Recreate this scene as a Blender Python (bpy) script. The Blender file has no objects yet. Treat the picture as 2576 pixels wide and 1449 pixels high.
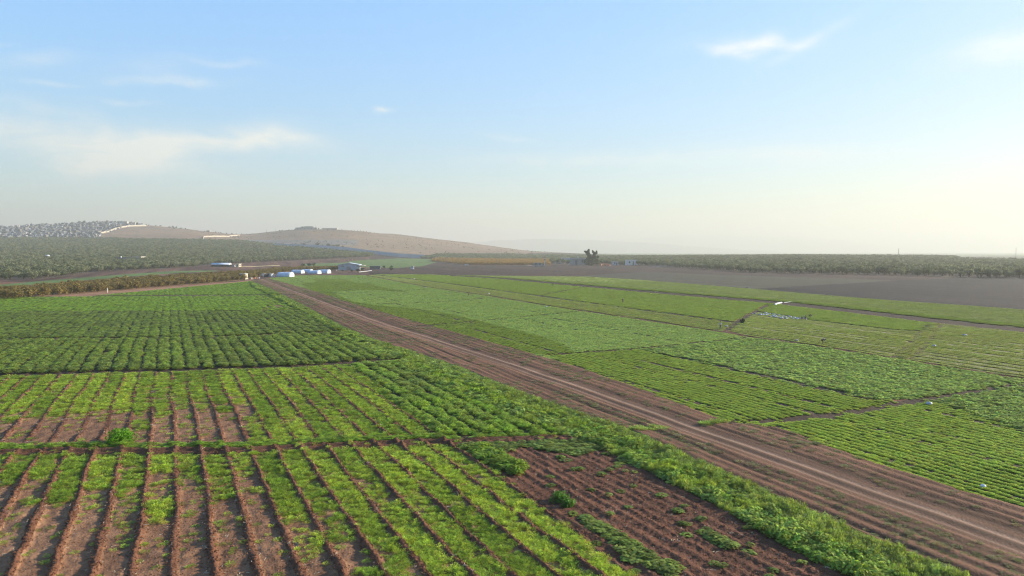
import bpy, math, random
import numpy as np
from mathutils import Vector, Matrix
R = math.radians
SC = bpy.context.scene
COL = SC.collection

# ------------------------------------------------------------------ camera
F = 1773.0            # focal length in units of a 2576 px wide picture
CH = 18.0             # camera height
PITCH = math.atan((724.5 - 634.0) / F)
cam_d = bpy.data.cameras.new('camera'); cam = bpy.data.objects.new('camera', cam_d); COL.objects.link(cam)
cam_d.sensor_width = 36.0; cam_d.lens = 36.0 * F / 2576.0
cam_d.clip_start = 0.5; cam_d.clip_end = 60000
cam.location = (0, 0, CH); cam.rotation_euler = (math.pi / 2 - PITCH, 0, 0)
SC.camera = cam

# ------------------------------------------------------------------ light
SUN_AZ, SUN_EL = R(74), R(19)
SUN_STRENGTH, SKY_STRENGTH, EXPO = 5.0, 0.12, 1.36
HAZE_DENSITY, HAZE_ANISO = 0.00021, 0.24
sun_d = bpy.data.lights.new('sun', 'SUN'); sun = bpy.data.objects.new('sun', sun_d); COL.objects.link(sun)
sun_d.energy = SUN_STRENGTH; sun_d.angle = R(0.6); sun_d.color = (1.0, 0.89, 0.72)
sv = Vector((math.sin(SUN_AZ) * math.cos(SUN_EL), math.cos(SUN_AZ) * math.cos(SUN_EL), math.sin(SUN_EL)))
sun.rotation_euler = sv.to_track_quat('Z', 'Y').to_euler()
sun.location = (60, 30, 60)
SC.view_settings.view_transform = 'Standard'; SC.view_settings.look = 'None'
SC.view_settings.exposure = EXPO; SC.view_settings.gamma = 1.0
SC.cycles.volume_bounces = 1; SC.cycles.max_bounces = 6; SC.cycles.diffuse_bounces = 3
SC.cycles.transmission_bounces = 3; SC.cycles.transparent_max_bounces = 6
SC.cycles.filter_width = 1.15; SC.cycles.use_denoising = True; SC.cycles.denoising_prefilter = 'FAST'

W = bpy.data.worlds.new('World'); SC.world = W; W.use_nodes = True
nt = W.node_tree; N = nt.nodes; L = nt.links; N.clear()

def nmath(op, a=None, b=None, nt=None, clamp=False):
    n = nt.nodes.new('ShaderNodeMath'); n.operation = op; n.use_clamp = clamp
    for i, v in enumerate((a, b)):
        if v is None: continue
        if isinstance(v, (int, float)): n.inputs[i].default_value = v
        else: nt.links.new(v, n.inputs[i])
    return n.outputs[0]

def pix_dir(px, py):
    X = (px - 1288) / F; Y = -(py - 724.5) / F
    c, s = math.cos(PITCH), math.sin(PITCH)
    return Vector((X, c + Y * s, -s + Y * c)).normalized()

out = N.new('ShaderNodeOutputWorld'); bg = N.new('ShaderNodeBackground')
sky = N.new('ShaderNodeTexSky'); sky.sky_type = 'NISHITA'; sky.sun_disc = False
sky.sun_elevation = SUN_EL; sky.sun_rotation = SUN_AZ
sky.altitude = 100; sky.air_density = 1.0; sky.dust_density = 0.8; sky.ozone_density = 2.0
bg.inputs['Strength'].default_value = SKY_STRENGTH
tc = N.new('ShaderNodeTexCoord'); sep = N.new('ShaderNodeSeparateXYZ'); L.new(tc.outputs['Generated'], sep.inputs[0])
az = nmath('ARCTAN2', sep.outputs[0], sep.outputs[1], nt=nt)
el = nmath('ARCSINE', sep.outputs[2], nt=nt)
cmb = N.new('ShaderNodeCombineXYZ'); L.new(nmath('MULTIPLY', az, 9.0, nt=nt), cmb.inputs[0]); L.new(nmath('MULTIPLY', el, 34.0, nt=nt), cmb.inputs[1])
nz = N.new('ShaderNodeTexNoise'); nz.inputs['Scale'].default_value = 1.0; nz.inputs['Detail'].default_value = 8; nz.inputs['Roughness'].default_value = 0.58
nz.inputs['Distortion'].default_value = 0.6
L.new(cmb.outputs[0], nz.inputs['Vector'])
nz2 = N.new('ShaderNodeTexNoise'); nz2.inputs['Scale'].default_value = 14.0; nz2.inputs['Detail'].default_value = 5
L.new(tc.outputs['Generated'], nz2.inputs['Vector'])
wob = nmath('MULTIPLY', nmath('SUBTRACT', nz2.outputs[0], 0.5, nt=nt), 0.16, nt=nt)
# wisps of high cloud: where they hang in the sky, how long and thick, tilt, thickness
clouds = [(200, 360, 225, 48, -8, .72), (350, 385, 140, 30, 14, .6), (640, 350, 180, 30, 2, .72), (430, 205, 105, 11, 6, .45),
          (400, 170, 110, 22, 10, .16), (90, 150, 95, 17, 14, .26), (120, 212, 60, 6, 2, .2), (290, 262, 45, 6, 0, .25),
          (1880, 116, 115, 20, -4, .6), (2030, 108, 85, 12, 24, .36), (2510, 128, 90, 28, 3, .6), (972, 272, 22, 8, 4, .5),
          (1285, 342, 70, 8, -3, .4), (1985, 385, 260, 22, 1, .25), (1480, 408, 300, 18, -2, .22), (560, 158, 90, 7, 0, .2), (15, 107, 30, 5, 5, .2)]
total = None
for (px, py, a, b, tilt, k) in clouds:
    d = pix_dir(px, py); a0 = math.atan2(d.x, d.y); e0 = math.asin(d.z)
    da = nmath('ADD', nmath('SUBTRACT', az, a0, nt=nt), nmath('MULTIPLY', wob, 0.6, nt=nt), nt=nt)
    de = nmath('ADD', nmath('SUBTRACT', el, e0, nt=nt), nmath('MULTIPLY', wob, 0.22, nt=nt), nt=nt)
    ct, st = math.cos(R(tilt)), math.sin(R(tilt))
    u = nmath('MULTIPLY', nmath('ADD', nmath('MULTIPLY', da, ct, nt=nt), nmath('MULTIPLY', de, st, nt=nt), nt=nt), F / a, nt=nt)
    v = nmath('MULTIPLY', nmath('SUBTRACT', nmath('MULTIPLY', de, ct, nt=nt), nmath('MULTIPLY', da, st, nt=nt), nt=nt), F / b, nt=nt)
    r2 = nmath('ADD', nmath('MULTIPLY', u, u, nt=nt), nmath('MULTIPLY', v, v, nt=nt), nt=nt)
    g = nmath('MULTIPLY', nmath('EXPONENT', nmath('MULTIPLY', r2, -1.1, nt=nt), nt=nt), k, nt=nt)
    total = g if total is None else nmath('ADD', total, g, nt=nt)
brk = N.new('ShaderNodeMapRange'); brk.inputs[1].default_value = .24; brk.inputs[2].default_value = .60
L.new(nz.outputs[0], brk.inputs[0])
cm = nmath('MINIMUM', nmath('MULTIPLY', total, brk.outputs[0], nt=nt), 0.75, nt=nt)
mixc = N.new('ShaderNodeMix'); mixc.data_type = 'RGBA'
hsv = N.new('ShaderNodeHueSaturation'); hsv.inputs['Saturation'].default_value = 1.22
bw = N.new('ShaderNodeRGBToBW'); L.new(sky.outputs[0], bw.inputs[0]); sc_ = N.new('ShaderNodeVectorMath'); sc_.operation = 'SCALE'
L.new(sky.outputs[0], sc_.inputs[0]); L.new(nmath('MULTIPLY', nmath('POWER', bw.outputs[0], -0.68, nt=nt), 1.74, nt=nt), sc_.inputs[3]); L.new(sc_.outputs[0], hsv.inputs['Color'])
cm = nmath('MINIMUM', nmath('MULTIPLY', cm, 1.35, nt=nt), .85, nt=nt); L.new(cm, mixc.inputs[0]); L.new(hsv.outputs[0], mixc.inputs[6]); mixc.inputs[7].default_value = (3.5, 3.5, 3.2, 1)
L.new(mixc.outputs[2], bg.inputs[0]); L.new(bg.outputs[0], out.inputs[0])

# ------------------------------------------------------------------ numpy helpers
def vnoise(x, y, seed=0):
    xi = np.floor(x); yi = np.floor(y); fx = x - xi; fy = y - yi
    fx = fx * fx * (3 - 2 * fx); fy = fy * fy * (3 - 2 * fy)
    X = xi.astype(np.int64).astype(np.uint32); Y = yi.astype(np.int64).astype(np.uint32)
    def h(a, b):
        n = a * np.uint32(374761393) + b * np.uint32(668265263) + np.uint32((seed * 1442695041 + 977) & 0xffffffff)
        n = (n ^ (n >> np.uint32(13))) * np.uint32(1274126177)
        n = n ^ (n >> np.uint32(16))
        return n.astype(np.float64) / 4294967295.0
    one = np.uint32(1)
    a = h(X, Y); b = h(X + one, Y); c = h(X, Y + one); d = h(X + one, Y + one)
    return (a * (1 - fx) + b * fx) * (1 - fy) + (c * (1 - fx) + d * fx) * fy
def fbm(x, y, seed=0, o=3):
    s = 0; amp = .5; tot = 0
    for k in range(o):
        s = s + amp * vnoise(x * 2 ** k + 17.3 * k, y * 2 ** k - 9.1 * k, seed + k); tot += amp; amp *= .55
    return s / tot
def sstep(a, b, v):
    t = np.clip((v - a) / (b - a), 0, 1); return t * t * (3 - 2 * t)
def inpoly(px, py, poly):
    P = np.array(poly, float); m = np.zeros(px.shape, bool)
    bb = (px >= P[:, 0].min()) & (px <= P[:, 0].max()) & (py >= P[:, 1].min()) & (py <= P[:, 1].max())
    idx = np.nonzero(bb)[0]
    if len(idx) == 0: return m
    x = px[idx]; y = py[idx]; r = np.zeros(x.shape, bool); n = len(P)
    for i in range(n):
        x1, y1 = P[i]; x2, y2 = P[(i + 1) % n]
        if y1 == y2: continue
        c = ((y1 > y) != (y2 > y)) & (x < (x2 - x1) * (y - y1) / (y2 - y1) + x1)
        r ^= c
    m[idx] = r; return m
def pdist(x, y, P, signed=False):
    best = np.full(x.shape, 1e9); sg = np.zeros(x.shape)
    for (ax, ay), (bx, by) in zip(P[:-1], P[1:]):
        dx, dy = bx - ax, by - ay; l2 = dx * dx + dy * dy
        t = np.clip(((x - ax) * dx + (y - ay) * dy) / l2, 0, 1)
        ex = x - ax - t * dx; ey = y - ay - t * dy; d = np.sqrt(ex * ex + ey * ey)
        m = d < best; best = np.where(m, d, best)
        if signed: sg = np.where(m, np.sign(dx * ey - dy * ex), sg)
    return best * sg if signed else best

# ------------------------------------------------------------------ lie of the land: slopes and hills
DK = np.array([300, 450, 600, 800, 1100, 1500, 1900, 2300, 2700, 3200, 4500, 15000], float)
FL = 634 + CH * F / DK
net = {
 -500: [740, 703, 681, 662, 642, 620, 604, 588, 574, 580, 610, 633],
 0:    [740, 704, 681, 662, 642, 620, 602, 584, 571, 578, 610, 633],
 110:  [740, 705, 682, 662, 642, 620, 602, 583, 568, 575, 610, 633],
 200:  [740, 705, 683, 663, 643, 621, 603, 581, 562, 571, 610, 633],
 290:  [740, 705, 683, 664, 643, 621, 603, 580, 557, 570, 610, 633],
 370:  [740, 705, 684, 665, 644, 621, 603, 583, 564, 575, 612, 633],
 450:  [740, 705, 685, 667, 645, 622, 604, 587, 573, 582, 614, 633],
 520:  [740, 705, 686, 668, 647, 624, 605, 592, 581, 590, 618, 633],
 600:  [740, 705, 686, 669, 650, 628, 609, 598, 590, 598, 620, 633],
 700:  [740, 705, 687, 671, 653, 630, 612, 592, 581, 590, 620, 633],
 760:  [740, 705, 687, 672, 655, 631, 613, 588, 575, 586, 618, 633],
 850:  [740, 705, 687, 673, 657, 634, 616, 590, 576, 586, 618, 633],
 950:  [740, 705, 687, 673, 659, 641, 624, 600, 584, 592, 620, 633],
 1050: [740, 705, 687, 673, 661, 649, 632, 611, 595, 601, 622, 633],
 1150: [740, 705, 687, 674, 662, 652, 639, 622, 607, 611, 626, 633],
 1250: [740, 705, 687, 674, 662, 653, 643, 632, 621, 624, 632, 634],
 1330: [740, 705, 687, 674, 662, 653, 645, 638, 631, 633, 636, 635],
 1500: [740, 705, 687, 674, 661, 652, 647, 643, 639, 640, 639, 636],
 1750: [740, 705, 687, 672, 658, 648, 647, 646, 645, 643, 641, 636],
 2000: [740, 705, 687, 670, 656, 646, 647, 647, 646, 644, 641, 636],
 2350: [740, 705, 687, 672, 658, 648, 648, 647, 646, 644, 641, 636],
 2480: [740, 705, 687, 673, 661, 652, 649, 647, 645, 643, 641, 636],
 3200: [740, 705, 687, 673, 662, 653, 649, 647, 645, 643, 641, 636]}
UK = np.array(sorted(net)); NET = np.array([net[k] for k in UK], float)
EL = CH + (634 - NET) / F * DK[None, :]
EL[:, 0] = 0; EL[:, 1] = np.where(np.abs(EL[:, 1]) < 1, 0, EL[:, 1]); EL[:, 2] = np.where(np.abs(EL[:, 2]) < .5, 0, EL[:, 2])
TU = np.linspace(-500, 3200, 372); TV = np.linspace(math.log(290), math.log(15000), 240)
tmp = np.array([np.interp(TU, UK, EL[:, j]) for j in range(len(DK))]).T
TAB = np.array([np.interp(TV, np.log(DK), tmp[i]) for i in range(len(TU))])
def blur(A, k, ax):
    for _ in range(k):
        B = A.copy()
        if ax == 0: B[1:-1] = (A[:-2] + 2 * A[1:-1] + A[2:]) / 4
        else: B[:, 1:-1] = (A[:, :-2] + 2 * A[:, 1:-1] + A[:, 2:]) / 4
        A = B
    return A
TAB = blur(blur(TAB, 12, 0), 10, 1)
def elev(x, y):
    y = np.maximum(y, 1.0); u = np.clip(1288 + F * x / y, -499, 3199); v = np.log(np.clip(y, 291, 14990))
    a = (u - TU[0]) / (TU[1] - TU[0]); b = (v - TV[0]) / (TV[1] - TV[0])
    i = np.clip(a.astype(int), 0, len(TU) - 2); j = np.clip(b.astype(int), 0, len(TV) - 2); a = a - i; b = b - j
    z = (TAB[i, j] * (1 - a) + TAB[i + 1, j] * a) * (1 - b) + (TAB[i, j + 1] * (1 - a) + TAB[i + 1, j + 1] * a) * b
    hilly = np.clip((z - 12) / 60, 0, 1)
    z = z + hilly * ((fbm(x / 150, y / 150, 41, 4) - .5) * 14)
    return np.where(y < 300, 0.0, z)
cP, sP = math.cos(PITCH), math.sin(PITCH)
def proj(x, y, z):
    w = y * cP + (CH - z) * sP
    return 1288 + F * x / w, 724.5 + F * ((CH - z) * cP - y * sP) / w
DD = np.exp(np.linspace(math.log(20), math.log(9000), 3000))
def G(px, py, dmax=3000):
    """where the line of sight through a picture point meets the land"""
    X = (px - 1288) / F
    x = X * (DD * cP + CH * sP); z = elev(x, DD); qx, qy = proj(x, DD, z)
    k = np.nonzero((qy <= py) | (DD > dmax))[0]
    k = k[0] if len(k) else len(DD) - 1
    if k == 0: return float(x[0]), float(DD[0])
    t = (qy[k - 1] - py) / max(1e-6, qy[k - 1] - qy[k]); t = min(max(t, 0), 1)
    return float(x[k - 1] + (x[k] - x[k - 1]) * t), float(DD[k - 1] + (DD[k] - DD[k - 1]) * t)
def GP(pts): return [G(*p) for p in pts]

# ------------------------------------------------------------------ plots and lines of the fields
C0 = [(-500, 1147), (0, 1141), (600, 1136), (1150, 1113), (1440, 1104)]
C1 = [(-500, 952), (0, 943), (430, 932), (730, 922), (1000, 905)]
C2 = [(-500, 856), (0, 853), (300, 851), (600, 846), (760, 839), (860, 833)]
C3 = [(-500, 786), (0, 784), (640, 782), (790, 780)]
C4 = [(0, 746), (200, 745), (440, 743), (720, 742)]
ER = [(628, 706), (700, 737), (760, 768), (860, 822), (960, 862), (1150, 922), (1300, 985), (1600, 1090), (1800, 1183), (2000, 1270), (2200, 1362), (2420, 1449), (2700, 1560)]
ELn = [(640, 722), (700, 752), (790, 800), (900, 860), (1000, 915), (1200, 1010), (1500, 1125), (1600, 1170), (1830, 1290), (2150, 1460), (2300, 1560)]
ET = [(676, 700), (800, 735), (883, 763), (960, 785), (1090, 822), (1400, 908), (1620, 982), (1830, 1057), (1960, 1078), (2200, 1170), (2420, 1238), (2576, 1277), (2900, 1372)]
TR = [(648, 700), (800, 757), (960, 815), (1200, 890), (1450, 975), (1700, 1065), (1790, 1097), (2000, 1170), (2200, 1243), (2400, 1313), (2576, 1377), (2800, 1460)]
RC1 = [(1600, 1083), (1830, 1062), (1960, 1058), (2150, 1037), (2330, 1003), (2576, 966), (2900, 915)]
RC2 = [(1380, 893), (1430, 889), (1610, 877), (1887, 848)]
RC3 = [(1039, 822), (1211, 807), (1461, 783)]
RC4 = [(883, 766), (1080, 761), (1211, 751)]
RC5 = [(800, 735), (861, 738), (1080, 727)]
D2 = [(920, 692), (1070, 721), (1242, 746), (1373, 768), (1610, 803), (1812, 834), (1887, 847), (2075, 873), (2262, 903), (2576, 952), (2900, 1003)]
D3 = [(1000, 697), (1164, 718), (1352, 744), (1610, 779), (1842, 810)]
D4 = [(1080, 690), (1258, 700), (1610, 732), (1985, 764), (2360, 808), (2576, 830), (2900, 862)]
UC0 = [(1358, 744), (1470, 721)]
UC1 = [(1830, 830), (1860, 808), (1932, 767)]
UC2 = [(2270, 903), (2322, 851), (2356, 808)]
D5 = [(1902, 783), (2049, 806), (2262, 831), (2337, 833)]
DR1 = [(1200, 862), (1610, 879), (1872, 937), (2172, 1004)]
UT = [(940, 690), (1100, 692), (1310, 694), (1480, 696), (1610, 704), (1921, 729), (2165, 750), (2576, 779), (2900, 803)]
PT = [(-400, 800), (0, 764), (300, 738), (628, 708)]
PF = [(-400, 792), (0, 756), (200, 739), (400, 723), (600, 708), (640, 702)]
WL = {k: GP(v) for k, v in dict(C0=C0, C1=C1, C2=C2, C3=C3, C4=C4, ER=ER, ET=ET, TR=TR, RC1=RC1, RC2=RC2, RC3=RC3, RC4=RC4, RC5=RC5, D2=D2, D3=D3,
                               D4=D4, UC0=UC0, UC1=UC1, UC2=UC2, D5=D5, DR1=DR1, PF=PF).items()}
rev = lambda a: a[::-1]
ORCH = [(-400, 792), (0, 755), (200, 738), (400, 722), (600, 706), (640, 699), (690, 691), (730, 682), (850, 679), (850, 676), (700, 680), (650, 687), (480, 699), (300, 712), (150, 725), (0, 738), (-400, 775)]
GSTR = [(-400, 755), (0, 723), (150, 711), (300, 698), (430, 688), (550, 682), (545, 680), (430, 682), (300, 691), (150, 703), (0, 716), (-400, 744)]
OLL = [(-400, 722), (0, 704), (100, 703), (250, 684), (450, 674), (525, 667), (644, 660), (773, 654), (936, 646), (940, 640), (800, 628), (700, 617), (600, 606), (450, 604), (250, 601), (0, 598), (-400, 598)]
OLC = [(1060, 651), (1200, 654), (1385, 655), (1385, 641), (1250, 641), (1100, 642)]
ORC = [(1085, 658), (1180, 667), (1385, 667), (1385, 654), (1200, 653), (1095, 652)]
OLR = [(1385, 663), (1600, 667), (1750, 676), (1900, 686), (2100, 690), (2300, 694), (2576, 702), (2900, 712), (2900, 662), (2420, 655), (2395, 645), (2300, 643), (1900, 642), (1500, 646), (1385, 642)]
FGRN = [(770, 669), (1000, 674), (1060, 670), (1110, 657), (1085, 651), (1000, 650), (900, 655), (860, 661), (760, 664)]
FARG = [(2395, 656), (2395, 636), (3100, 636), (3100, 660)]
BDRK = [(1890, 727), (2248, 706), (2576, 693), (3000, 680), (3000, 812), (2576, 779), (2165, 750), (1921, 729)]
BOLV = [(1420, 696), (1620, 684), (1900, 694), (2100, 700), (2248, 706), (1890, 727), (1610, 704), (1480, 696)]
# zone numbers
(Z_SOIL, Z_P1, Z_P2, Z_W2, Z_P3, Z_P4, Z_P5, Z_P6, Z_WS, Z_BARE, Z_TRACK, Z_R0, Z_R0B, Z_R1A, Z_R1B, Z_R2, Z_R3, Z_U1, Z_U2, Z_U3, Z_U4, Z_FAR,
 Z_DARK, Z_OLV, Z_ORCH, Z_GREEN, Z_GROVE, Z_HILL, Z_PATH, Z_SCRUB) = range(30)
P3R = [(860, 833), (930, 880), (1000, 905)]
zones = [
 (Z_GREEN, GSTR), (Z_GREEN, FGRN), (Z_FAR, FARG), (Z_ORCH, ORCH), (Z_ORCH, ORC), (Z_GROVE, OLL), (Z_GROVE, OLC), (Z_GROVE, OLR), (Z_DARK, BDRK), (Z_OLV, BOLV),
 (Z_PATH, PF + rev(PT)),
 (Z_P6, PT[:] + [(628, 706), (700, 741)] + rev(C4) + [(-500, 746)]),
 (Z_P5, [(-500, 748)] + C4 + [(720, 742), (790, 780)] + rev(C3)),
 (Z_P4, C3 + [(860, 822)] + rev(C2)),
 (Z_P3, C2 + [(930, 880)] + rev(C1)),
 (Z_P2, C1[:-1] + [(900, 915), (980, 1000), (1130, 1112)] + rev(C0)[2:]),
 (Z_W2, [(880, 912), (1000, 905), (1010, 915), (1200, 1010), (1500, 1125), (1440, 1104), (1130, 1114), (980, 1000)]),
 (Z_P1, [(-600, 1600), (-600, 1147)] + C0[:-1] + [(1170, 1140), (1380, 1290), (1600, 1460), (1750, 1600)]),
 (Z_BARE, [(1150, 1112), (1440, 1104), (1500, 1125), (1600, 1170), (1830, 1290), (2150, 1460), (2300, 1600), (1750, 1600), (1600, 1460), (1380, 1290), (1170, 1140)]),
 (Z_TRACK, rev(ER) + ET),
 (Z_WS, ER + rev(ELn)),
 (Z_R3, [(676, 700), (745, 693), (920, 692)] + D2[1:3] + rev(RC4) + [(883, 763), (800, 735)]),
 (Z_R2, [(883, 763)] + RC4 + [(1242, 746), (1373, 768), (1461, 783)] + [(1461, 783)] + [(1610, 803), (1812, 834), (1887, 847)] + rev(RC2) + [(1400, 908), (1090, 822), (960, 785)]),
 (Z_R1A, [(1400, 908), (1380, 893)] + [(1430, 889), (1610, 878)] + [(1872, 937), (2172, 1004), (2300, 1010), (2150, 1037), (1960, 1058), (1830, 1062), (1620, 982)]),
 (Z_R1B, [(1610, 878), (1887, 847)] + D2[7:] + [(2900, 915)] + rev(RC1)[1:3] + [(2172, 1004), (1872, 937)]),
 (Z_R0, [(1830, 1057), (1960, 1058), (2150, 1037), (2330, 1003), (2900, 1190), (2900, 1372), (2576, 1277), (2420, 1238), (2200, 1170), (1960, 1078)]),
 (Z_R0B, [(2330, 1003), (2576, 966), (2900, 915), (2900, 1190)]),
 (Z_U2, [(940, 692), (1000, 697)] + D3[1:] + [(1830, 830), (1812, 834)] + rev(D2[:5])),
 (Z_U1, [(940, 690), (1080, 690)] + D4[1:3] + [(1932, 760), (1842, 810)] + rev(D3)),
 (Z_U1, [(1932, 760), (1985, 764), (2360, 808), (2337, 833), (2262, 831), (2049, 806), (1902, 783)]),
 (Z_U4, [(1902, 783), (2049, 806), (2262, 831), (2337, 833), (2277, 900), (2262, 903), (2075, 873), (1887, 847), (1830, 830)]),
 (Z_U4, [(2356, 808), (2576, 830), (2900, 862), (2900, 1003), (2576, 952), (2277, 903)]),
 (Z_U3, D4 + rev(UT)),
]
TAN_L, TAN_R, TAN_U = .487, .45, .40
def across(x, y, k):
    c = 1 / math.sqrt(1 + k * k); return (x + y * k) * c, (y - x * k) * c    # t across the rows, s along them
GREENISH = {}
def survey(x, y, need_col=True):
    """zone, relief, base colour, plant cover, plant height, plant colour at ground points"""
    e = elev(x, y)
    wx = (vnoise(x / 1.3, y / 1.3, 5) - .5) * .9 + (vnoise(x / 7, y / 7, 6) - .5) * 1.2
    wy = (vnoise(x / 1.3, y / 1.3, 7) - .5) * .9 + (vnoise(x / 7, y / 7, 8) - .5) * 1.2
    far = np.clip(y / 300, .6, 3)
    px, py = proj(x + wx * far * .6, y + wy * far * .6, e)
    Z = np.zeros(x.shape, np.int16)
    near = y < 1450
    for zid, poly in zones:
        m = inpoly(px, py, poly) & (near if zid not in (Z_GROVE, Z_FAR) else (y < 2050)); Z[m] = zid
    Z[(y > 1450) & (py < 634.5 + 2) & (Z == 0) & (e > 6)] = Z_HILL
    Z[(y > 1650) & (px < 1330) & (Z != Z_GROVE)] = Z_HILL
    Z[(py > 603) & (py < 617) & (px < 900) & (px > 480) & (y > 1650)] = Z_SCRUB
    Z[(y > 2600) & (px > 1330)] = Z_FAR
    n1 = fbm(x / .45, y / .45, 1, 2); n2 = fbm(x / 2.4, y / 2.4, 2, 3); n3 = fbm(x / 11, y / 11, 3, 3); n4 = fbm(x / 45, y / 45, 4, 2)
    tL, sL = across(x, y, TAN_L); tR, sR = across(x, y, TAN_R); tU, sU = across(x, y, TAN_U)
    tLw = tL + (vnoise(sL / 14, tL / 9, 9) - .5) * .42 + (vnoise(sL / 1.6, tL / 1.1, 10) - .5) * .16
    phL = tLw / 2.1; dL = np.abs(phL - np.round(phL)) * 2.1      # distance from a ridge
    bedL = np.round(phL - .5)                                 # number of the bed
    bn = vnoise(bedL * 7.31 + .5, sL / 9, 11); bn2 = vnoise(bedL * 3.77 + .5, sL / 2.2, 12)
    phR = tR / .92 + (vnoise(sR / 5, tR / 3, 13) - .5) * .35; rowR = .5 + .5 * np.cos(2 * np.pi * phR)
    phU = tU / 1.6 + (vnoise(sU / 8, tU / 3, 14) - .5) * .3; rowU = .5 + .5 * np.cos(2 * np.pi * phU)
    h = (n1 - .5) * .07 + (n2 - .5) * .12
    red = np.array([.140, .062, .034]); dry = np.array([.285, .152, .082]); drk = np.array([.062, .038, .025]); trk = np.array([.28, .175, .115])
    mix = np.clip((n3 - .35) * 1.2 + (n2 - .5) * .8, 0, 1)[:, None]
    c = red * (1 - mix * .35) + dry * mix * .35
    cov = np.zeros(x.shape); ph = np.full(x.shape, .2); pc = np.zeros(x.shape + (3,)); kind = np.zeros(x.shape, np.int8)
    G1 = np.array([.255, .370, .040]); G2 = np.array([.250, .325, .065]); G3 = np.array([.370, .470, .055]); GY = np.array([.42, .46, .13]); GW = np.array([.215, .275, .060])
    D = {}
    def dist(k):
        if k not in D: D[k] = pdist(x, y, WL[k])
        return D[k]
    # ---- thin sown plots with bare ridges
    for zid in (Z_P1, Z_P2):
        m = Z == zid
        if not m.any(): continue
        ridge = np.exp(-(dL[m] / (.17 + .13 * vnoise(sL[m] / 2.5, phL[m], 20))) ** 2); amp = .235 if zid == Z_P1 else .18
        amp = amp * (.55 + .9 * vnoise(sL[m] / 2.2, phL[m], 21)) * (1 if zid == Z_P1 else sstep(1.05, .55, fbm(x[m] / 9, y[m] / 9, 22, 2) + .1))
        clod = vnoise(x[m] / .16, y[m] / .16, 23)
        h[m] += amp * ridge * (.7 + .65 * clod) + .05 * np.maximum(0, vnoise(x[m] / .28, y[m] / .28, 74) - .55) + .10 * sstep(.62, .75, bn2[m]) * sstep(.3, .6, dL[m]) * (vnoise(x[m] / .5, y[m] / .5, 24))
        k = (ridge > .35).astype(float)[:, None]
        swirl = vnoise(x[m] / .55 + 2.2 * vnoise(x[m] / 2.1, y[m] / 2.1, 26), y[m] / 1.1 + 2.2 * vnoise(x[m] / 1.9, y[m] / 1.9, 27), 28)
        tone = np.clip(.35 + (swirl - .5) * .9 + (n3[m] - .5) * 1.2, 0, 1)[:, None]; h[m] += .05 * swirl
        soilc = (dry * tone + (red * 1.25 * .5 + dry * .28) * (1 - tone)) * (.92 + .3 * (n1[m][:, None] - .5))
        c[m] = soilc * (1 - k) + (red * (.80 + .5 * (clod[:, None] - .5))) * k
        pxm, pym = px[m], py[m]
        if zid == Z_P1:
            want = .40 + .44 * sstep(450, 1300, pxm) - .62 * sstep(1230, 1420, pym) * sstep(1150, 500, pxm) + .25 * sstep(1250, 1180, pym)
            strip = np.abs((pxm - 1060) - (pym - 1140) * 1.48) < 75 + (pym - 1140) * .1
            want = np.where(strip, 1.15, want)
        else:
            want = .86 + 0 * pxm
            bare = sstep(1015, 1075, pym + (pxm - 300) * .03) * sstep(700, 560, pxm); want = want - .75 * bare
            bare2 = inpoly(pxm + 90 * (n3[m] - .5) + 60 * (bn[m] - .5), pym + 70 * (bn2[m] - .5) + 60 * (n3[m] - .5), [(380, 1010), (620, 985), (650, 1030), (480, 1060), (360, 1050)]); want = want - .32 * bare2
        nn = .45 * bn[m] + .35 * bn2[m] + .5 * (n2[m] - .5) + .3 * (n1[m] - .5) + .15
        cv = sstep(-.16, .22, want - (1 - nn) * 1.05); fine = sstep(.30, .52, n1[m] * .6 + .4 * vnoise(x[m] / .9, y[m] / .5, 29)); cv = cv * (.25 + .75 * fine) + .05
        cov[m] = cv * sstep(.16, .36, dL[m] + (n1[m] - .5) * .25)
        ph[m] = .13 + .10 * cv + .08 * n2[m]
        t = np.clip(.5 + (vnoise(bedL[m] * 5.1 + .5, sL[m] / 14, 25) - .5) * 1.6, 0, 1)[:, None]
        if zid == Z_P1: t = np.where(strip[:, None], 1, t)
        pc[m] = G1 * (1 - t) * .9 + G3 * t; kind[m] = 1
    # ---- lush left plots
    for zid, hh, gap, colr in ((Z_P3, .52, .30, GW), (Z_P4, .36, .18, GW), (Z_P5, .20, .12, G1 * 1.1), (Z_P6, .20, .10, G1 * 1.1), (Z_W2, .46, .26, G1)):
        m = Z == zid
        if not m.any(): continue
        gapk = sstep(.0, 1, (dL[m] - gap * (.6 + .9 * vnoise(sL[m] / 5, phL[m], 31))) / .12)
        h[m] += -.05 * (1 - gapk); c[m] = drk * 1.1 * (.8 + .4 * n2[m][:, None])
        side = sstep(-.4, .5, (phL[m] - np.round(phL[m])) * 2.1)
        cov[m] = gapk * (.93 - .25 * (n3[m] > .66)); ph[m] = hh * (.75 + .5 * n2[m]) * (.8 + .2 * gapk) * (.9 + .25 * vnoise(x[m] / 1.1, y[m] / 1.1, 33))
        lite = np.clip(.5 + (n3[m] - .5) * 2.0 + (bn[m] - .5), 0, 1)[:, None]
        pc[m] = colr * (1 - .25 * lite) + G1 * .35 * lite; kind[m] = 0
        if zid == Z_P5:
            dd = sstep(600, 700, px[m]) * .55; cov[m] -= dd * (n2[m] > .42); c[m] = c[m] * (1 - dd[:, None]) + dry * .7 * dd[:, None]
            cov[m] = np.where(px[m] < 110, cov[m] * .75, cov[m])
        if zid == Z_W2:
            pc[m] = G1 * 1.1 * (1 - lite) + G2 * lite
    # ---- weedy strip beside the track
    m = Z == Z_WS
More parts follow.
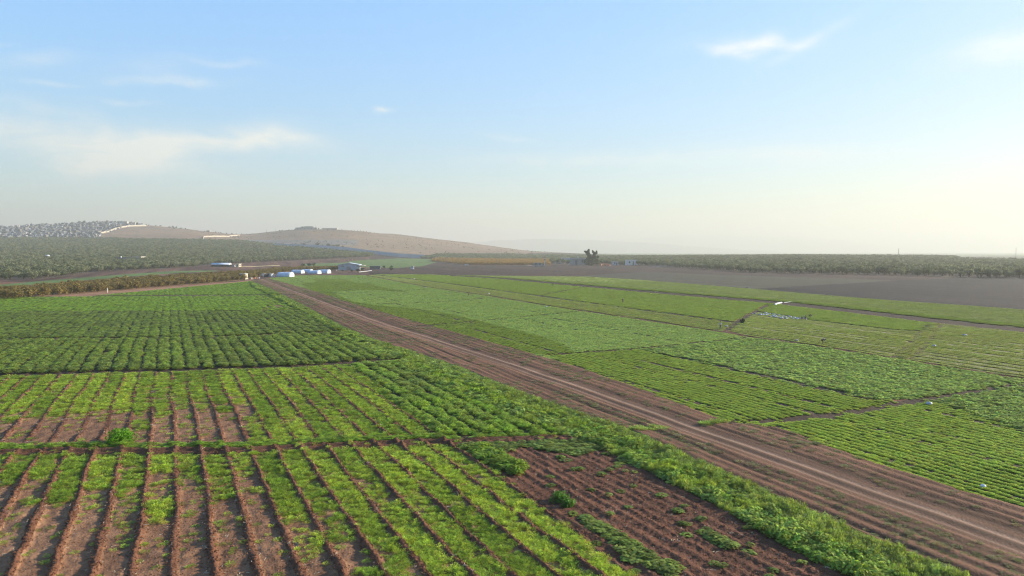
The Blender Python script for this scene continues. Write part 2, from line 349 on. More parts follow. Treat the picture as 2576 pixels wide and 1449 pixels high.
    if m.any():
        d = dist('ER')[m]; lump = fbm(x[m] / 1.6, y[m] / 1.6, 36, 2)
        vt = vnoise(tL[m] / 1.2, sL[m] / 16, 37)
        cov[m] = .97; ph[m] = .34 + .55 * lump * (.6 + .6 * vt); ph[m] *= sstep(-.2, .8, d)
        c[m] = drk
        a = np.clip((vt - .3) * 1.8, 0, 1)[:, None]; b = sstep(5, 2.5, d + n2[m] * 2)[:, None] * .7
        pc[m] = (G2 * 1.15 * (1 - a) + G1 * .85 * a) * (1 - b) + np.array([.20, .27, .08]) * b
        kind[m] = np.where((vnoise(x[m] / 2.2, y[m] / 2.2, 38) > .58) | (b[:, 0] > .35), 2, 3)
    # ---- bare fine ridges with a few weeds
    m = Z == Z_BARE
    if m.any():
        rr = .5 + .5 * np.cos(2 * np.pi * (tL[m] / .95 + .5 * (vnoise(tL[m] / 2, sL[m] / 25, 43) - .5))); h[m] += .075 * rr ** 1.5 * (.2 + 1.0 * n2[m] + .6 * vnoise(np.round(tL[m] / .95), sL[m] / 8, 76)) + .07 * vnoise(x[m] / .2, y[m] / .2, 47)
        c[m] = (red * np.array([.78, .76, .76]) * (.62 + .6 * n2[m][:, None] + .25 * (n1[m][:, None] - .5)))
        ln = np.minimum(np.abs(py[m] - (1142 + (px[m] - 1170) * .58)), 1e9)
        lumpy = vnoise(tLw[m] / 1.05, sL[m] / 3.5, 39)
        w1 = inpoly(px[m], py[m], [(1165, 1125), (1230, 1125), (1320, 1180), (1300, 1200), (1215, 1165)])
        w2 = inpoly(px[m], py[m], [(1440, 1290), (1480, 1300), (1600, 1370), (1720, 1440), (1700, 1460), (1600, 1420)]) & (n2[m] > .42)
        w3 = (fbm(tL[m] / .7, sL[m] / 3.5, 48, 3) > .84) & (px[m] < 1500 + (py[m] - 1200) * 1.2); w4 = inpoly(px[m], py[m], [(1660, 1290), (1700, 1290), (1900, 1400), (1880, 1410)]) & (n2[m] > .45)
        w5 = inpoly(px[m], py[m], [(1100, 1105), (1450, 1100), (1520, 1125), (1450, 1150), (1330, 1128), (1150, 1135)]) & (n2[m] > .3)
        cov[m] = np.where(w1 | w5, .95, np.where(w2 | w4, .7, np.where(w3, .3, .012))); ph[m] = np.where(w1, .45, .22) * (.7 + .6 * n2[m])
        pc[m] = np.where((w1)[:, None], G1 * .8, G2 * .75); kind[m] = 3
    # ---- track band
    m = Z == Z_TRACK
    if m.any():
        q = pdist(x[m], y[m], WL['TR'], True) + (vnoise(sL[m] / 7, sL[m] * 0, 44) - .5) * .35
        rr = .5 + .5 * np.cos(2 * np.pi * (tR[m] / 1.25 + (vnoise(sR[m] / 9, tR[m] / 4, 45) - .5) * .6))
        off = sstep(1.6, 2.4, np.abs(q)); rr = .3 * rr + .45 * vnoise(tR[m] / .45, sR[m] / 30, 46) + .4 * vnoise(tR[m] / 1.3, sR[m] / 60, 49) - .05; h[m] = h[m] * (.25 + .4 * off) + .2 * rr * off
        rut = np.exp(-((q - .75) / .26) ** 2) + .62 * np.exp(-((q + .85) / .16) ** 2); mid = np.exp(-(q / .35) ** 2)
        h[m] += -.05 * rut + .03 * mid
        base = red * np.array([.80, .86, .86]) * .62 * (.70 + .4 * n2[m][:, None] + 2.6 * (rr[:, None] - .40)) + dry * .10
        a = np.clip(rut * .85 + .12 * (1 - off), 0, 1)[:, None] * (.75 + .5 * (n2[m][:, None]))
        a = np.clip(a, 0, 1); c[m] = np.maximum(base, .012) * (1 - a) + trk * a
        weed = (n3[m] * .5 + n2[m] * .5 + .12 * (1 - rr)); cov[m] = off * (sstep(.52, .64, weed) * .16 + .02) * (1 + .6 * sstep(150, 260, y[m]))
        ph[m] = .10; pc[m] = np.array([.22, .23, .09]); kind[m] = 1
        dd = pdist(x[m], y[m], WL['RC1']); e1 = dd < .7; cov[m] = np.where(e1 & (off > .5), .8, cov[m]); ph[m] = np.where(e1, .25, ph[m]); pc[m] = np.where(e1[:, None], G2 * 1.3, pc[m])
    # ---- right hand fields
    for zid, hh, colr, kk, amp in ((Z_R0, .22, G3 * .95, 0, .55), (Z_R1A, .21, G3 * .9, 0, .55), (Z_R1B, .27, G2 * 1.25, 3, .35), (Z_R0B, .32, G2 * 1.15, 3, .4), (Z_R2, .20, G3 * .8, 0, .4), (Z_R3, .20, G3 * .78, 0, .4)):
        m = Z == zid
        if not m.any(): continue
        rw = rowR[m]; lump = vnoise(x[m] / .8, y[m] / .8, 51)
        skip = vnoise(np.round(phR[m]) * 3.3 + .5, sR[m] / 18, 52)
        cv = sstep(.08, .34, rw + (n1[m] - .5) * .2) * amp + (1 - amp) * .95; pb = tR[m] / 4.2 + .2 * (vnoise(sR[m] / 40, tR[m] / 9, 77) - .5); broadline = vnoise(np.round(pb) * 1.7 + .5, sR[m] / 70, 55) > .66; cv = np.where(broadline & (np.abs(pb - np.round(pb)) < .10), cv * .15, cv)
        cov[m] = cv * .97
        ph[m] = hh * (.62 + .42 * rw + .22 * (lump - .5)) * (.8 + .4 * n3[m])
        c[m] = drk * 1.15 * (.8 + .4 * n2[m][:, None])
        t = np.clip(.5 + (n4[m] - .5) * 2.2 + (n3[m] - .5), 0, 1)[:, None]; pc[m] = colr * (1 - t * .3) + G3 * .3 * t * (0.7 if kk == 3 else 1); kind[m] = kk
        if zid in (Z_R2, Z_R3):
            broad = (fbm(tR[m] / 26 + 3, sR[m] / 90, 53, 2) > .50)
            broad = broad | (pdist(x[m], y[m], WL['D2']) < 22); pc[m] = np.where(broad[:, None], G2 * 1.35, pc[m]); kind[m] = np.where(broad, 3, 0)
    for zid, hh, colr, lo in ((Z_U1, .22, G3 * .85 + GY * .1, .9), (Z_U2, .22, GY * .75, .85), (Z_U4, .20, GY * .88, .8), (Z_U3, .12, GY * .5 + G1 * .3, .8)):
        m = Z == zid
        if not m.any(): continue
        rw = rowU[m]; cov[m] = (sstep(.05, .4, rw + (n1[m] - .5) * .4) * .35 + .65) * lo
        ph[m] = hh * (.7 + .4 * rw) * (.8 + .4 * n3[m]); c[m] = (drk * 1.2 + GY * .25) * (.85 + .3 * n3[m][:, None])
        t = np.clip(.5 + (fbm(tU[m] / 5, sU[m] / 60, 57, 2) - .5) * 3, 0, 1)[:, None]; pc[m] = colr * (1 - .35 * t) + G3 * .35 * t; kind[m] = 1 if zid != Z_U1 else 0
        if zid == Z_U4:
            st = vnoise(np.round(phU[m]) * 2.7 + .5, sU[m] / 40, 58) > .72; cov[m] = np.where(st, cov[m] * .25, cov[m])
    # ---- furrows, ditches and banks that cut across the plots
    def ditch(k, w, dep, zs=None, bank=0.0, colr=drk, kill=1.0, edge=None):
        d = dist(k) + (n1 - .5) * .35 * min(1, w)
        m = d < w * 2.6
        if zs is not None: m &= zs
        a = np.exp(-(d / w) ** 2)
        h[m] += -dep * a[m] + bank * np.exp(-((d[m] - w * 1.6) / (w * .55)) ** 2)
        km = m & (d < w); cov[km] *= (1 - kill); c[km] = colr * (.8 + .4 * n2[km][:, None])
    left = px < 1500
    ditch('C1', 1.6, .25, left, colr=drk * .8); ditch('C2', 1.9, .15, left); ditch('C4', 3.6, .08, left & (y > 200)); ditch('C3', 1.5, .06, left)  # C1: darker soil colour adds to the shadow along the crop edge
    # double earth bank across the near plots
    dC = pdist(x, y, WL['C0'], True) + (vnoise(x / 3, y / 3, 61) - .5) * .5; m = (np.abs(dC) < 2.6) & (px < 1480) & (Z != Z_WS)
    prof = .26 * np.exp(-((dC + .75) / .28) ** 2) + .20 * np.exp(-((dC - .75) / .30) ** 2) - .12 * np.exp(-(dC / .35) ** 2)
    h[m] += prof[m] * (.8 + .5 * n2[m]); mm = m & (np.abs(dC) < 1.25); c[mm] = red * .72 * (.7 + .6 * n2[mm][:, None]); cov[mm] = np.where(n3[mm] + (px[mm] - 700) / 3000 > .62, .5, .05)
    mg = m & (dC > 1.2) & (dC < 2.5) & (Z != Z_BARE); cov[mg] = np.where(n2[mg] > .36, .95, .3); ph[mg] = .30 * (.6 + .8 * n2[mg]); pc[mg] = G1 * .95; kind[mg] = 0
    mg = m & (dC < -1.2) & (dC > -2.0) & (n2 > .55); cov[mg] = .7
    for k, w, dep in (('RC1', 1.05, .14), ('RC2', 1.0, .12), ('RC3', 1.0, .10), ('RC4', 1.2, .08), ('RC5', 1.2, .08), ('D3', 1.7, .12), ('UC0', 1.2, .05), ('UC1', 1.0, .08), ('D5', 1.1, .1)):
        ditch(k, w, dep, ~left | (px > 800) if k != 'RC1' else px > 1830, kill=.93, colr=drk * .75)
    ditch('D2', 1.25, .1, px > 900, colr=red * .6); ditch('DR1', .8, .08, px > 1600, kill=.8)
    # farm road, and the two-wheel path between the right hand plots
    dR = dist('D4'); m = (dR < 5.6) & (px > 1130); c[m] = drk * .72 * (.85 + .3 * n2[m][:, None]); cov[m] = 0; h[m] -= .06
    m = (dR >= 5.6) & (dR < 12) & (Z == Z_U3); pc[m] = G3 * .8; ph[m] = .3; cov[m] = .95; kind[m] = 0
    q = pdist(x, y, WL['UC2'], True); m = (np.abs(q) < 3) & (y < 175) & (y > 105); mr = m & (np.abs(np.abs(q) - 1.4) < .6); c[mr] = drk * 1.3; cov[mr] = .22; h[mr] -= .06
    m = m & (np.abs(q) < .7); cov[m] = .9; ph[m] = .3; pc[m] = GY * .8
    # ---- farther ground
    m = Z == Z_PATH; c[m] = dry * .85 * (.8 + .4 * n3[m][:, None])
    m = Z == Z_DARK; c[m] = np.array([.022, .017, .015]) * (.4 + 1.1 * fbm(tU[m] / 7, sU[m] / 90, 73, 2)[:, None]) * (.9 + .3 * n4[m][:, None])
    m = Z == Z_OLV; c[m] = np.array([.055, .048, .030]) * (.8 + .5 * fbm(tU[m] / 6, sU[m] / 80, 62, 2)[:, None])
    m = Z == Z_GREEN; c[m] = np.array([.082, .125, .030]) * (.45 + .5 * n4[m][:, None] + .6 * fbm(x[m] / 40, y[m] / 9, 75, 2)[:, None])
    m = Z == Z_GROVE; c[m] = np.array([.085, .058, .038]) * (.75 + .5 * n3[m][:, None])
    m = Z == Z_ORCH; c[m] = np.array([.20, .115, .06]) * (.75 + .5 * n3[m][:, None])
    m = Z == Z_FAR; c[m] = np.array([.115, .155, .07]) * (.7 + .6 * fbm(x[m] / 200, y[m] / 30, 63, 2)[:, None])
    m = (Z == Z_SOIL) & (y > 420); c[m] = (np.where((px[m] > 930)[:, None], np.array([.048, .026, .018]), np.array([.100, .050, .032])) * (.05 + 1.3 * fbm(tU[m] / 7, sU[m] / 120, 64, 3)[:, None] + .5 * n4[m][:, None]))
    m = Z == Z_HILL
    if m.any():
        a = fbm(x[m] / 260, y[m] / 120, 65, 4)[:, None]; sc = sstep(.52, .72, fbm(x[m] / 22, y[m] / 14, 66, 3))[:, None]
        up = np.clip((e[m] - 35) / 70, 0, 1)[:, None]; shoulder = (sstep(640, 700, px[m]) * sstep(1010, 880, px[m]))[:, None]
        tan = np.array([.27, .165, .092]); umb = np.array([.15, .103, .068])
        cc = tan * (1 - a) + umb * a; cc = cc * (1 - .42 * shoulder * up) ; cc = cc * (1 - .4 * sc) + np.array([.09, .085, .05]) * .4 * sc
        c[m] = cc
    m = Z == Z_SCRUB; c[m] = np.array([.13, .115, .10]) * (.7 + .6 * n4[m][:, None])
    return dict(e=e, Z=Z, h=h * sstep(900, 350, y), c=c, cov=cov, ph=ph, pc=pc, kind=kind, px=px, py=py)
def ground_z(x, y):
    s = survey(np.array([float(x)]), np.array([float(y)])); return float(s['e'][0] + s['h'][0])

# ------------------------------------------------------------------ materials
def new_mat(name):
    m = bpy.data.materials.new(name); m.use_nodes = True; m.node_tree.nodes.clear(); return m, m.node_tree
def mat_ground(name):
    m, t = new_mat(name); n = t.nodes; l = t.links
    o = n.new('ShaderNodeOutputMaterial'); b = n.new('ShaderNodeBsdfPrincipled'); b.inputs['Roughness'].default_value = .95; b.inputs['Specular IOR Level'].default_value = .15
    a = n.new('ShaderNodeAttribute'); a.attribute_name = 'soil'
    tc = n.new('ShaderNodeTexCoord')
    n1 = n.new('ShaderNodeTexNoise'); n1.inputs['Scale'].default_value = 5.5; n1.inputs['Detail'].default_value = 7; n1.inputs['Roughness'].default_value = .65
    n2 = n.new('ShaderNodeTexVoronoi'); n2.inputs['Scale'].default_value = 7.0
    n3 = n.new('ShaderNodeTexNoise'); n3.inputs['Scale'].default_value = .12; n3.inputs['Detail'].default_value = 6
    for q in (n1, n2, n3): l.new(tc.outputs['Object'], q.inputs['Vector'])
    mr = n.new('ShaderNodeMapRange'); mr.inputs[1].default_value = .25; mr.inputs[2].default_value = .75; mr.inputs[3].default_value = .72; mr.inputs[4].default_value = 1.32
    l.new(n1.outputs[0], mr.inputs[0])
    mr3 = n.new('ShaderNodeMapRange'); mr3.inputs[1].default_value = .3; mr3.inputs[2].default_value = .7; mr3.inputs[3].default_value = .86; mr3.inputs[4].default_value = 1.14
    l.new(n3.outputs[0], mr3.inputs[0])
    k = nmath('MULTIPLY', mr.outputs[0], mr3.outputs[0], nt=t)
    # pale straw and stones lying on the soil
    n4 = n.new('ShaderNodeTexNoise'); n4.inputs['Scale'].default_value = 9.0; n4.inputs['Detail'].default_value = 2
    l.new(tc.outputs['Object'], n4.inputs['Vector'])
    st = n.new('ShaderNodeMapRange'); st.inputs[1].default_value = .72; st.inputs[2].default_value = .78; st.inputs[4].default_value = .55; l.new(n4.outputs[0], st.inputs[0])
    vm = n.new('ShaderNodeVectorMath'); vm.operation = 'SCALE'; l.new(a.outputs['Color'], vm.inputs[0]); l.new(k, vm.inputs[3])
    mx = n.new('ShaderNodeMix'); mx.data_type = 'RGBA'; l.new(st.outputs[0], mx.inputs[0]); l.new(vm.outputs[0], mx.inputs[6]); mx.inputs[7].default_value = (.42, .32, .23, 1)
    l.new(mx.outputs[2], b.inputs['Base Color'])
    bp = n.new('ShaderNodeBump'); bp.inputs['Strength'].default_value = .8; bp.inputs['Distance'].default_value = .06
    ad = nmath('ADD', n1.outputs[0], nmath('MULTIPLY', n2.outputs[0], .6, nt=t), nt=t)
    l.new(ad, bp.inputs['Height']); l.new(bp.outputs[0], b.inputs['Normal']); l.new(b.outputs[0], o.inputs[0]); return m
def mat_leaf(name, attr='tint', inst=True, fixed=None, trans=.45, var=.4):
    m, t = new_mat(name); n = t.nodes; l = t.links
    o = n.new('ShaderNodeOutputMaterial'); b = n.new('ShaderNodeBsdfPrincipled'); b.inputs['Roughness'].default_value = .6; b.inputs['Specular IOR Level'].default_value = .12
    tr = n.new('ShaderNodeBsdfTranslucent'); mx = n.new('ShaderNodeMixShader'); mx.inputs[0].default_value = trans
    lv = n.new('ShaderNodeAttribute'); lv.attribute_name = 'leafvar'
    mr = n.new('ShaderNodeMapRange'); mr.inputs[3].default_value = 1 - var; mr.inputs[4].default_value = 1 + var; l.new(lv.outputs['Fac'], mr.inputs[0])
    if fixed is None:
        a = n.new('ShaderNodeAttribute'); a.attribute_name = attr; a.attribute_type = 'INSTANCER'; src = a.outputs['Color']
    else:
        oi = n.new('ShaderNodeObjectInfo'); rm = n.new('ShaderNodeMix'); rm.data_type = 'RGBA'; l.new(oi.outputs['Random'], rm.inputs[0])
        rm.inputs[6].default_value = fixed[0] + (1,); rm.inputs[7].default_value = fixed[1] + (1,); src = rm.outputs[2]
    vm = n.new('ShaderNodeVectorMath'); vm.operation = 'SCALE'; l.new(src, vm.inputs[0]); l.new(mr.outputs[0], vm.inputs[3])
    l.new(vm.outputs[0], b.inputs['Base Color'])
    v2 = n.new('ShaderNodeVectorMath'); v2.operation = 'MULTIPLY'; l.new(vm.outputs[0], v2.inputs[0]); v2.inputs[1].default_value = (1.35, 1.3, .7); l.new(v2.outputs[0], tr.inputs[0])
    l.new(b.outputs[0], mx.inputs[1]); l.new(tr.outputs[0], mx.inputs[2]); l.new(mx.outputs[0], o.inputs[0]); return m
MATS = {}
def mat(name, col, rough=.8, scale=1.2, var=.22, bump=.0, metal=0.0, spec=.3, trans=0):
    """painted / built surface with weathering"""
    if name in MATS: return MATS[name]
    m, t = new_mat(name); n = t.nodes; l = t.links
    o = n.new('ShaderNodeOutputMaterial'); b = n.new('ShaderNodeBsdfPrincipled'); b.inputs['Roughness'].default_value = rough; b.inputs['Metallic'].default_value = metal; b.inputs['Specular IOR Level'].default_value = spec
    tc = n.new('ShaderNodeTexCoord'); nz = n.new('ShaderNodeTexNoise'); nz.inputs['Scale'].default_value = scale; nz.inputs['Detail'].default_value = 5; l.new(tc.outputs['Object'], nz.inputs['Vector'])
    mr = n.new('ShaderNodeMapRange'); mr.inputs[1].default_value = .3; mr.inputs[2].default_value = .7; mr.inputs[3].default_value = 1 - var; mr.inputs[4].default_value = 1 + var * .5; l.new(nz.outputs[0], mr.inputs[0])
    vm = n.new('ShaderNodeVectorMath'); vm.operation = 'SCALE'; vm.inputs[0].default_value = col; l.new(mr.outputs[0], vm.inputs[3]); l.new(vm.outputs[0], b.inputs['Base Color'])
    if bump:
        bp = n.new('ShaderNodeBump'); bp.inputs['Strength'].default_value = bump; bp.inputs['Distance'].default_value = .1; l.new(nz.outputs[0], bp.inputs['Height']); l.new(bp.outputs[0], b.inputs['Normal'])
    if trans:
        tr = n.new('ShaderNodeBsdfTranslucent'); tr.inputs[0].default_value = tuple(col) + (1,); mx = n.new('ShaderNodeMixShader'); mx.inputs[0].default_value = trans
        l.new(b.outputs[0], mx.inputs[1]); l.new(tr.outputs[0], mx.inputs[2]); l.new(mx.outputs[0], o.inputs[0])
    else: l.new(b.outputs[0], o.inputs[0])
    MATS[name] = m; return m
M_SOIL = mat_ground('field_soil')
M_CROP = mat_leaf('crop_leaf', inst=True)
M_OLIVE = mat_leaf('olive_leaf', fixed=((.06, .075, .035), (.19, .20, .11)), trans=.2)
M_ORCH = mat_leaf('autumn_leaf', fixed=((.115, .088, .030), (.20, .148, .048)), trans=.25)
M_ORNG = mat_leaf('orange_autumn_leaf', fixed=((.32, .19, .05), (.26, .17, .05)), trans=.25)
M_DARKLEAF = mat_leaf('dark_leaf', fixed=((.035, .055, .03), (.05, .07, .035)), trans=.15)
M_BUSH = mat_leaf('bush_leaf', fixed=((.10, .24, .015), (.12, .26, .02)), trans=.4)
M_BUSH2 = mat_leaf('plant_leaf', fixed=((.075, .17, .03), (.09, .19, .035)), trans=.4)
M_BARK = mat('bark', (.10, .075, .055), .9, 3, .4)
M_WHITE = mat('white_sheet', (.58, .62, .66), .5, .8, .15, .5, trans=.2)
M_TARP = mat('shade_blue_sheet', (.44, .52, .62), .35, .7, .2, .6, spec=.5, trans=.15)  # white sheeting with the blue of its shaded sides in the colour
M_CONC = mat('concrete', (.40, .37, .33), .9, .5, .25)
M_WALL = mat('pale_concrete', (.40, .36, .29), .85, .3, .12)
M_STONE = mat('limestone', (.56, .50, .40), .85, .4, .2)
M_CREAM = mat('cream_wall', (.46, .41, .31), .8, .6, .18)
M_GREY = mat('grey_wall', (.27, .26, .25), .8, .8, .2)
M_DKGREY = mat('dark_sheet', (.10, .10, .11), .7, .8, .3)
M_STEEL = mat('painted_steel', (.34, .36, .39), .5, .3, .18, spec=.5)
M_ROOF = mat('light_metal_roof', (.52, .56, .60), .4, .4, .12, spec=.5)
M_GLASS = mat('dark_window', (.04, .045, .05), .2, 1, .1, spec=.6)
M_WOOD = mat('weathered_wood', (.30, .22, .15), .85, 2, .3)
M_RED = mat('terracotta', (.45, .20, .12), .8, 1, .25)
M_RUBBLE = mat('rubble', (.35, .30, .26), .95, 2, .5, .5)
M_PLASTIC = mat('white_plastic', (.62, .64, .64), .4, 6, .1, .3, trans=.15)
M_RUBBER = mat('rubber', (.03, .03, .03), .8, 3, .2)
M_SKIN = mat('skin', (.38, .24, .17), .6, 5, .1)

# ------------------------------------------------------------------ mesh helpers
def mesh_np(name, co, faces, mats, midx=None, smooth=False):
    me = bpy.data.meshes.new(name); nv = len(co); me.vertices.add(nv); me.vertices.foreach_set('co', np.asarray(co, np.float32).ravel())
    faces = np.asarray(faces, np.int32); k = faces.shape[1]; nf = len(faces)
    me.loops.add(nf * k); me.loops.foreach_set('vertex_index', faces.ravel())
    me.polygons.add(nf); me.polygons.foreach_set('loop_start', np.arange(nf, dtype=np.int32) * k)
    try: me.polygons.foreach_set('loop_total', np.full(nf, k, np.int32))
    except Exception: pass
    for m in mats: me.materials.append(m)
    if midx is not None: me.polygons.foreach_set('material_index', np.asarray(midx, np.int32))
    if smooth: me.polygons.foreach_set('use_smooth', np.ones(nf, bool))
    me.update(calc_edges=True); return me
def tag(o, label=None, cat=None, group=None, kind=None):
    if label: o['label'] = label
    if cat: o['category'] = cat
    if group: o['group'] = group
    if kind: o['kind'] = kind
    return o
def link(name, me, parent=None, loc=(0, 0, 0), rz=0, col=None):
    o = bpy.data.objects.new(name, me); (col or COL).objects.link(o); o.location = loc; o.rotation_euler = (0, 0, rz)
    if parent: o.parent = parent
    return o
def thing(name, loc, rz, label, cat, group=None):
    o = bpy.data.objects.new(name, None); COL.objects.link(o); o.location = loc; o.rotation_euler = (0, 0, rz); o.empty_display_size = .5
    return tag(o, label, cat, group)
class MB:
    def __init__(s): s.v = []; s.f = []; s.m = []; s.mats = []
    def _mi(s, m):
        if m not in s.mats: s.mats.append(m)
        return s.mats.index(m)
    def add(s, vs, fs, m):
        b = len(s.v); s.v += [tuple(v) for v in vs]; s.f += [tuple(b + i for i in f) for f in fs]; s.m += [s._mi(m)] * len(fs); return s
    def box(s, x0, x1, y0, y1, z0, z1, m, rz=0, jig=0):
        vs = [(x, y, z) for z in (z0, z1) for x, y in ((x0, y0), (x1, y0), (x1, y1), (x0, y1))]
        if rz:
            cx, cy = (x0 + x1) / 2, (y0 + y1) / 2; c, q = math.cos(rz), math.sin(rz)
            vs = [(cx + (x - cx) * c - (y - cy) * q, cy + (x - cx) * q + (y - cy) * c, z) for x, y, z in vs]
        return s.add(vs, [(3, 2, 1, 0), (4, 5, 6, 7), (0, 1, 5, 4), (1, 2, 6, 5), (2, 3, 7, 6), (3, 0, 4, 7)], m)
    def tube(s, pts, r, m, n=6):
        pts = [Vector(p) for p in pts]; b = []
        rr = r if isinstance(r, (list, tuple)) else [r] * len(pts); vs = []
        for i, p in enumerate(pts):
            d = (pts[min(i + 1, len(pts) - 1)] - pts[max(i - 1, 0)]).normalized(); a = d.orthogonal().normalized(); c = d.cross(a)
            vs += [p + (a * math.cos(2 * math.pi * k / n) + c * math.sin(2 * math.pi * k / n)) * rr[i] for k in range(n)]
        fs = [(i * n + k, i * n + (k + 1) % n, (i + 1) * n + (k + 1) % n, (i + 1) * n + k) for i in range(len(pts) - 1) for k in range(n)]
        fs += [tuple(range(n))[::-1], tuple((len(pts) - 1) * n + k for k in range(n))]
        return s.add(vs, fs, m)
    def mesh(s, name, smooth=False):
        me = bpy.data.meshes.new(name); me.from_pydata(s.v, [], s.f)
        for m in s.mats: me.materials.append(m)
        me.polygons.foreach_set('material_index', s.m)
        if smooth: me.polygons.foreach_set('use_smooth', [True] * len(s.f))
        me.update(); return me
    def build(s, name, parent=None, loc=(0, 0, 0), rz=0, smooth=False): return link(name, s.mesh(name, smooth), parent, loc, rz)

# ------------------------------------------------------------------ ground sheet
XT = np.linspace(-.98, .98, 1380)
d1 = np.exp(np.arange(math.log(27), math.log(650), .0034)); d2 = np.exp(np.arange(math.log(650), math.log(21000), .0066)); DEP = np.concatenate([d1, d2])
nx, ny = len(XT), len(DEP)
YY, XX = np.meshgrid(DEP, XT, indexing='ij'); gx = (XX * YY).ravel(); gy = YY.ravel()
sv_ = [survey(gx[i:i + 300000], gy[i:i + 300000]) for i in range(0, len(gx), 300000)]
S = {k: np.concatenate([s[k] for s in sv_]) for k in ('e', 'h', 'c', 'Z', 'cov', 'pc', 'py', 'px')}; del sv_
gz = S['e'] + S['h']
# undergrowth: the soil below thick crops is covered by small leaves
far_k = sstep(150, 420, gy)[:, None] * .75 + .12
cvk = np.clip(S['cov'], 0, 1)[:, None] * far_k
soil = S['c'] * (1 - cvk) + S['pc'] * .95 * cvk
co = np.stack([gx, gy, gz], 1)
idx = np.arange(nx * ny).reshape(ny, nx)
quads = np.stack([idx[:-1, :-1], idx[:-1, 1:], idx[1:, 1:], idx[1:, :-1]], -1).reshape(-1, 4)
dT = pdist(gx, gy, WL['TR']); dD = pdist(gx, gy, WL['D4'])
vc = np.zeros(len(gx), np.int8)
vc[(dT < 1.75) & (S['Z'] == Z_TRACK)] = 1
vc[(dD < 5.6) & (S['px'] > 1130)] = 2
vc[(S['Z'] == Z_PATH)] = 4
hillm = (gy > 1700) & (S['e'] > 8) & (S['px'] < 1340); vc[hillm] = 3
fc = vc[quads[:, 0]]
def ground_part(name, sel):
    q = quads[sel]; used, inv = np.unique(q, return_inverse=True); me = mesh_np(name, co[used], inv.reshape(-1, 4), [M_SOIL], smooth=True)
    a = me.color_attributes.new('soil', 'FLOAT_COLOR', 'POINT'); cc = np.ones((len(used), 4), np.float32); cc[:, :3] = soil[used]; a.data.foreach_set('color', cc.ravel())
    o = link(name, me); tag(o, kind='structure'); return o
g0 = ground_part('ground', fc == 0)
tag(ground_part('dirt_track', fc == 1), 'pale two-rut dirt track running diagonally between the green fields', 'track')
tag(ground_part('farm_road', fc == 2), 'dark earth farm road between the far right fields', 'road')
tag(ground_part('hills', fc == 3), 'bare brown hills behind the olive grove', 'hills')
tag(ground_part('footpath', fc == 4), 'pinkish earth path along the front of the autumn orchard', 'path')
tag(g0, 'red-brown farmland soil reaching to the horizon', 'ground')
# the land to either side and behind, joined into the same sheet
far = 21000
me = bpy.data.meshes.new('ground_skirt')
vs = [(-.98 * 27, 27, -.05), (-.98 * far, far, -.5), (-far * 1.3, far, -.5), (-far * 1.3, -4000, -.5), (far * 1.3, -4000, -.5), (far * 1.3, far, -.5), (.98 * far, far, -.5), (.98 * 27, 27, -.05)]
me.from_pydata(vs, [], [(0, 1, 2, 3), (0, 3, 4, 7), (7, 4, 5, 6)]); me.materials.append(M_SOIL)
a = me.color_attributes.new('soil', 'FLOAT_COLOR', 'POINT')
for d in a.data: d.color = (.12, .13, .05, 1)
tag(link('surrounding_ground', me), 'open farmland round about', 'ground', kind='structure')
del quads, co, fc

# far mountains
def ridge(pts, depth, thick, name, label, seed):
    xs = np.linspace(pts[0][0], pts[-1][0], 220); ys = np.interp(xs, [p[0] for p in pts], [p[1] for p in pts])
    ys = ys + (fbm(xs / 60, xs * 0, seed, 4) - .5) * 5
    rows = 14; V = []
    for r in range(rows):
        t = r / (rows - 1) * 2 - 1; prof = math.cos(t * math.pi / 2) ** .9 if abs(t) < 1 else 0
        for i, px in enumerate(xs):
            X = (px - 1288) / F * depth; top = CH + (634 - ys[i]) / F * depth
            V.append((X, depth + t * thick, max(-2, -2 + (top + 2) * prof * (1 + .16 * (vnoise(np.array([X / 500.]), np.array([t * 3.]), seed)[0] - .5) * (1 - abs(1 - prof))))))
    n = len(xs); Fc = [(r * n + i, r * n + i + 1, (r + 1) * n + i + 1, (r + 1) * n + i) for r in range(rows - 1) for i in range(n - 1)]
    me = mesh_np(name, V, Fc, [mat('mountain_rock', (.20, .19, .16), .95, .002, .3)], smooth=True)
    tag(link(name, me), label, 'mountains', kind='structure')
ridge([(1020, 634), (1120, 612), (1250, 605), (1400, 601), (1520, 606), (1620, 612), (1780, 622), (1950, 634)], 12500, 1300, 'mountains', 'nearer faint blue mountain ridge beyond the plain', 3)
ridge([(1250, 634), (1450, 612), (1600, 598), (1700, 593), (1850, 592), (1980, 597), (2120, 607), (2230, 619), (2380, 634)], 18500, 1600, 'mountains', 'farthest faint mountain ridge beyond the plain', 8)

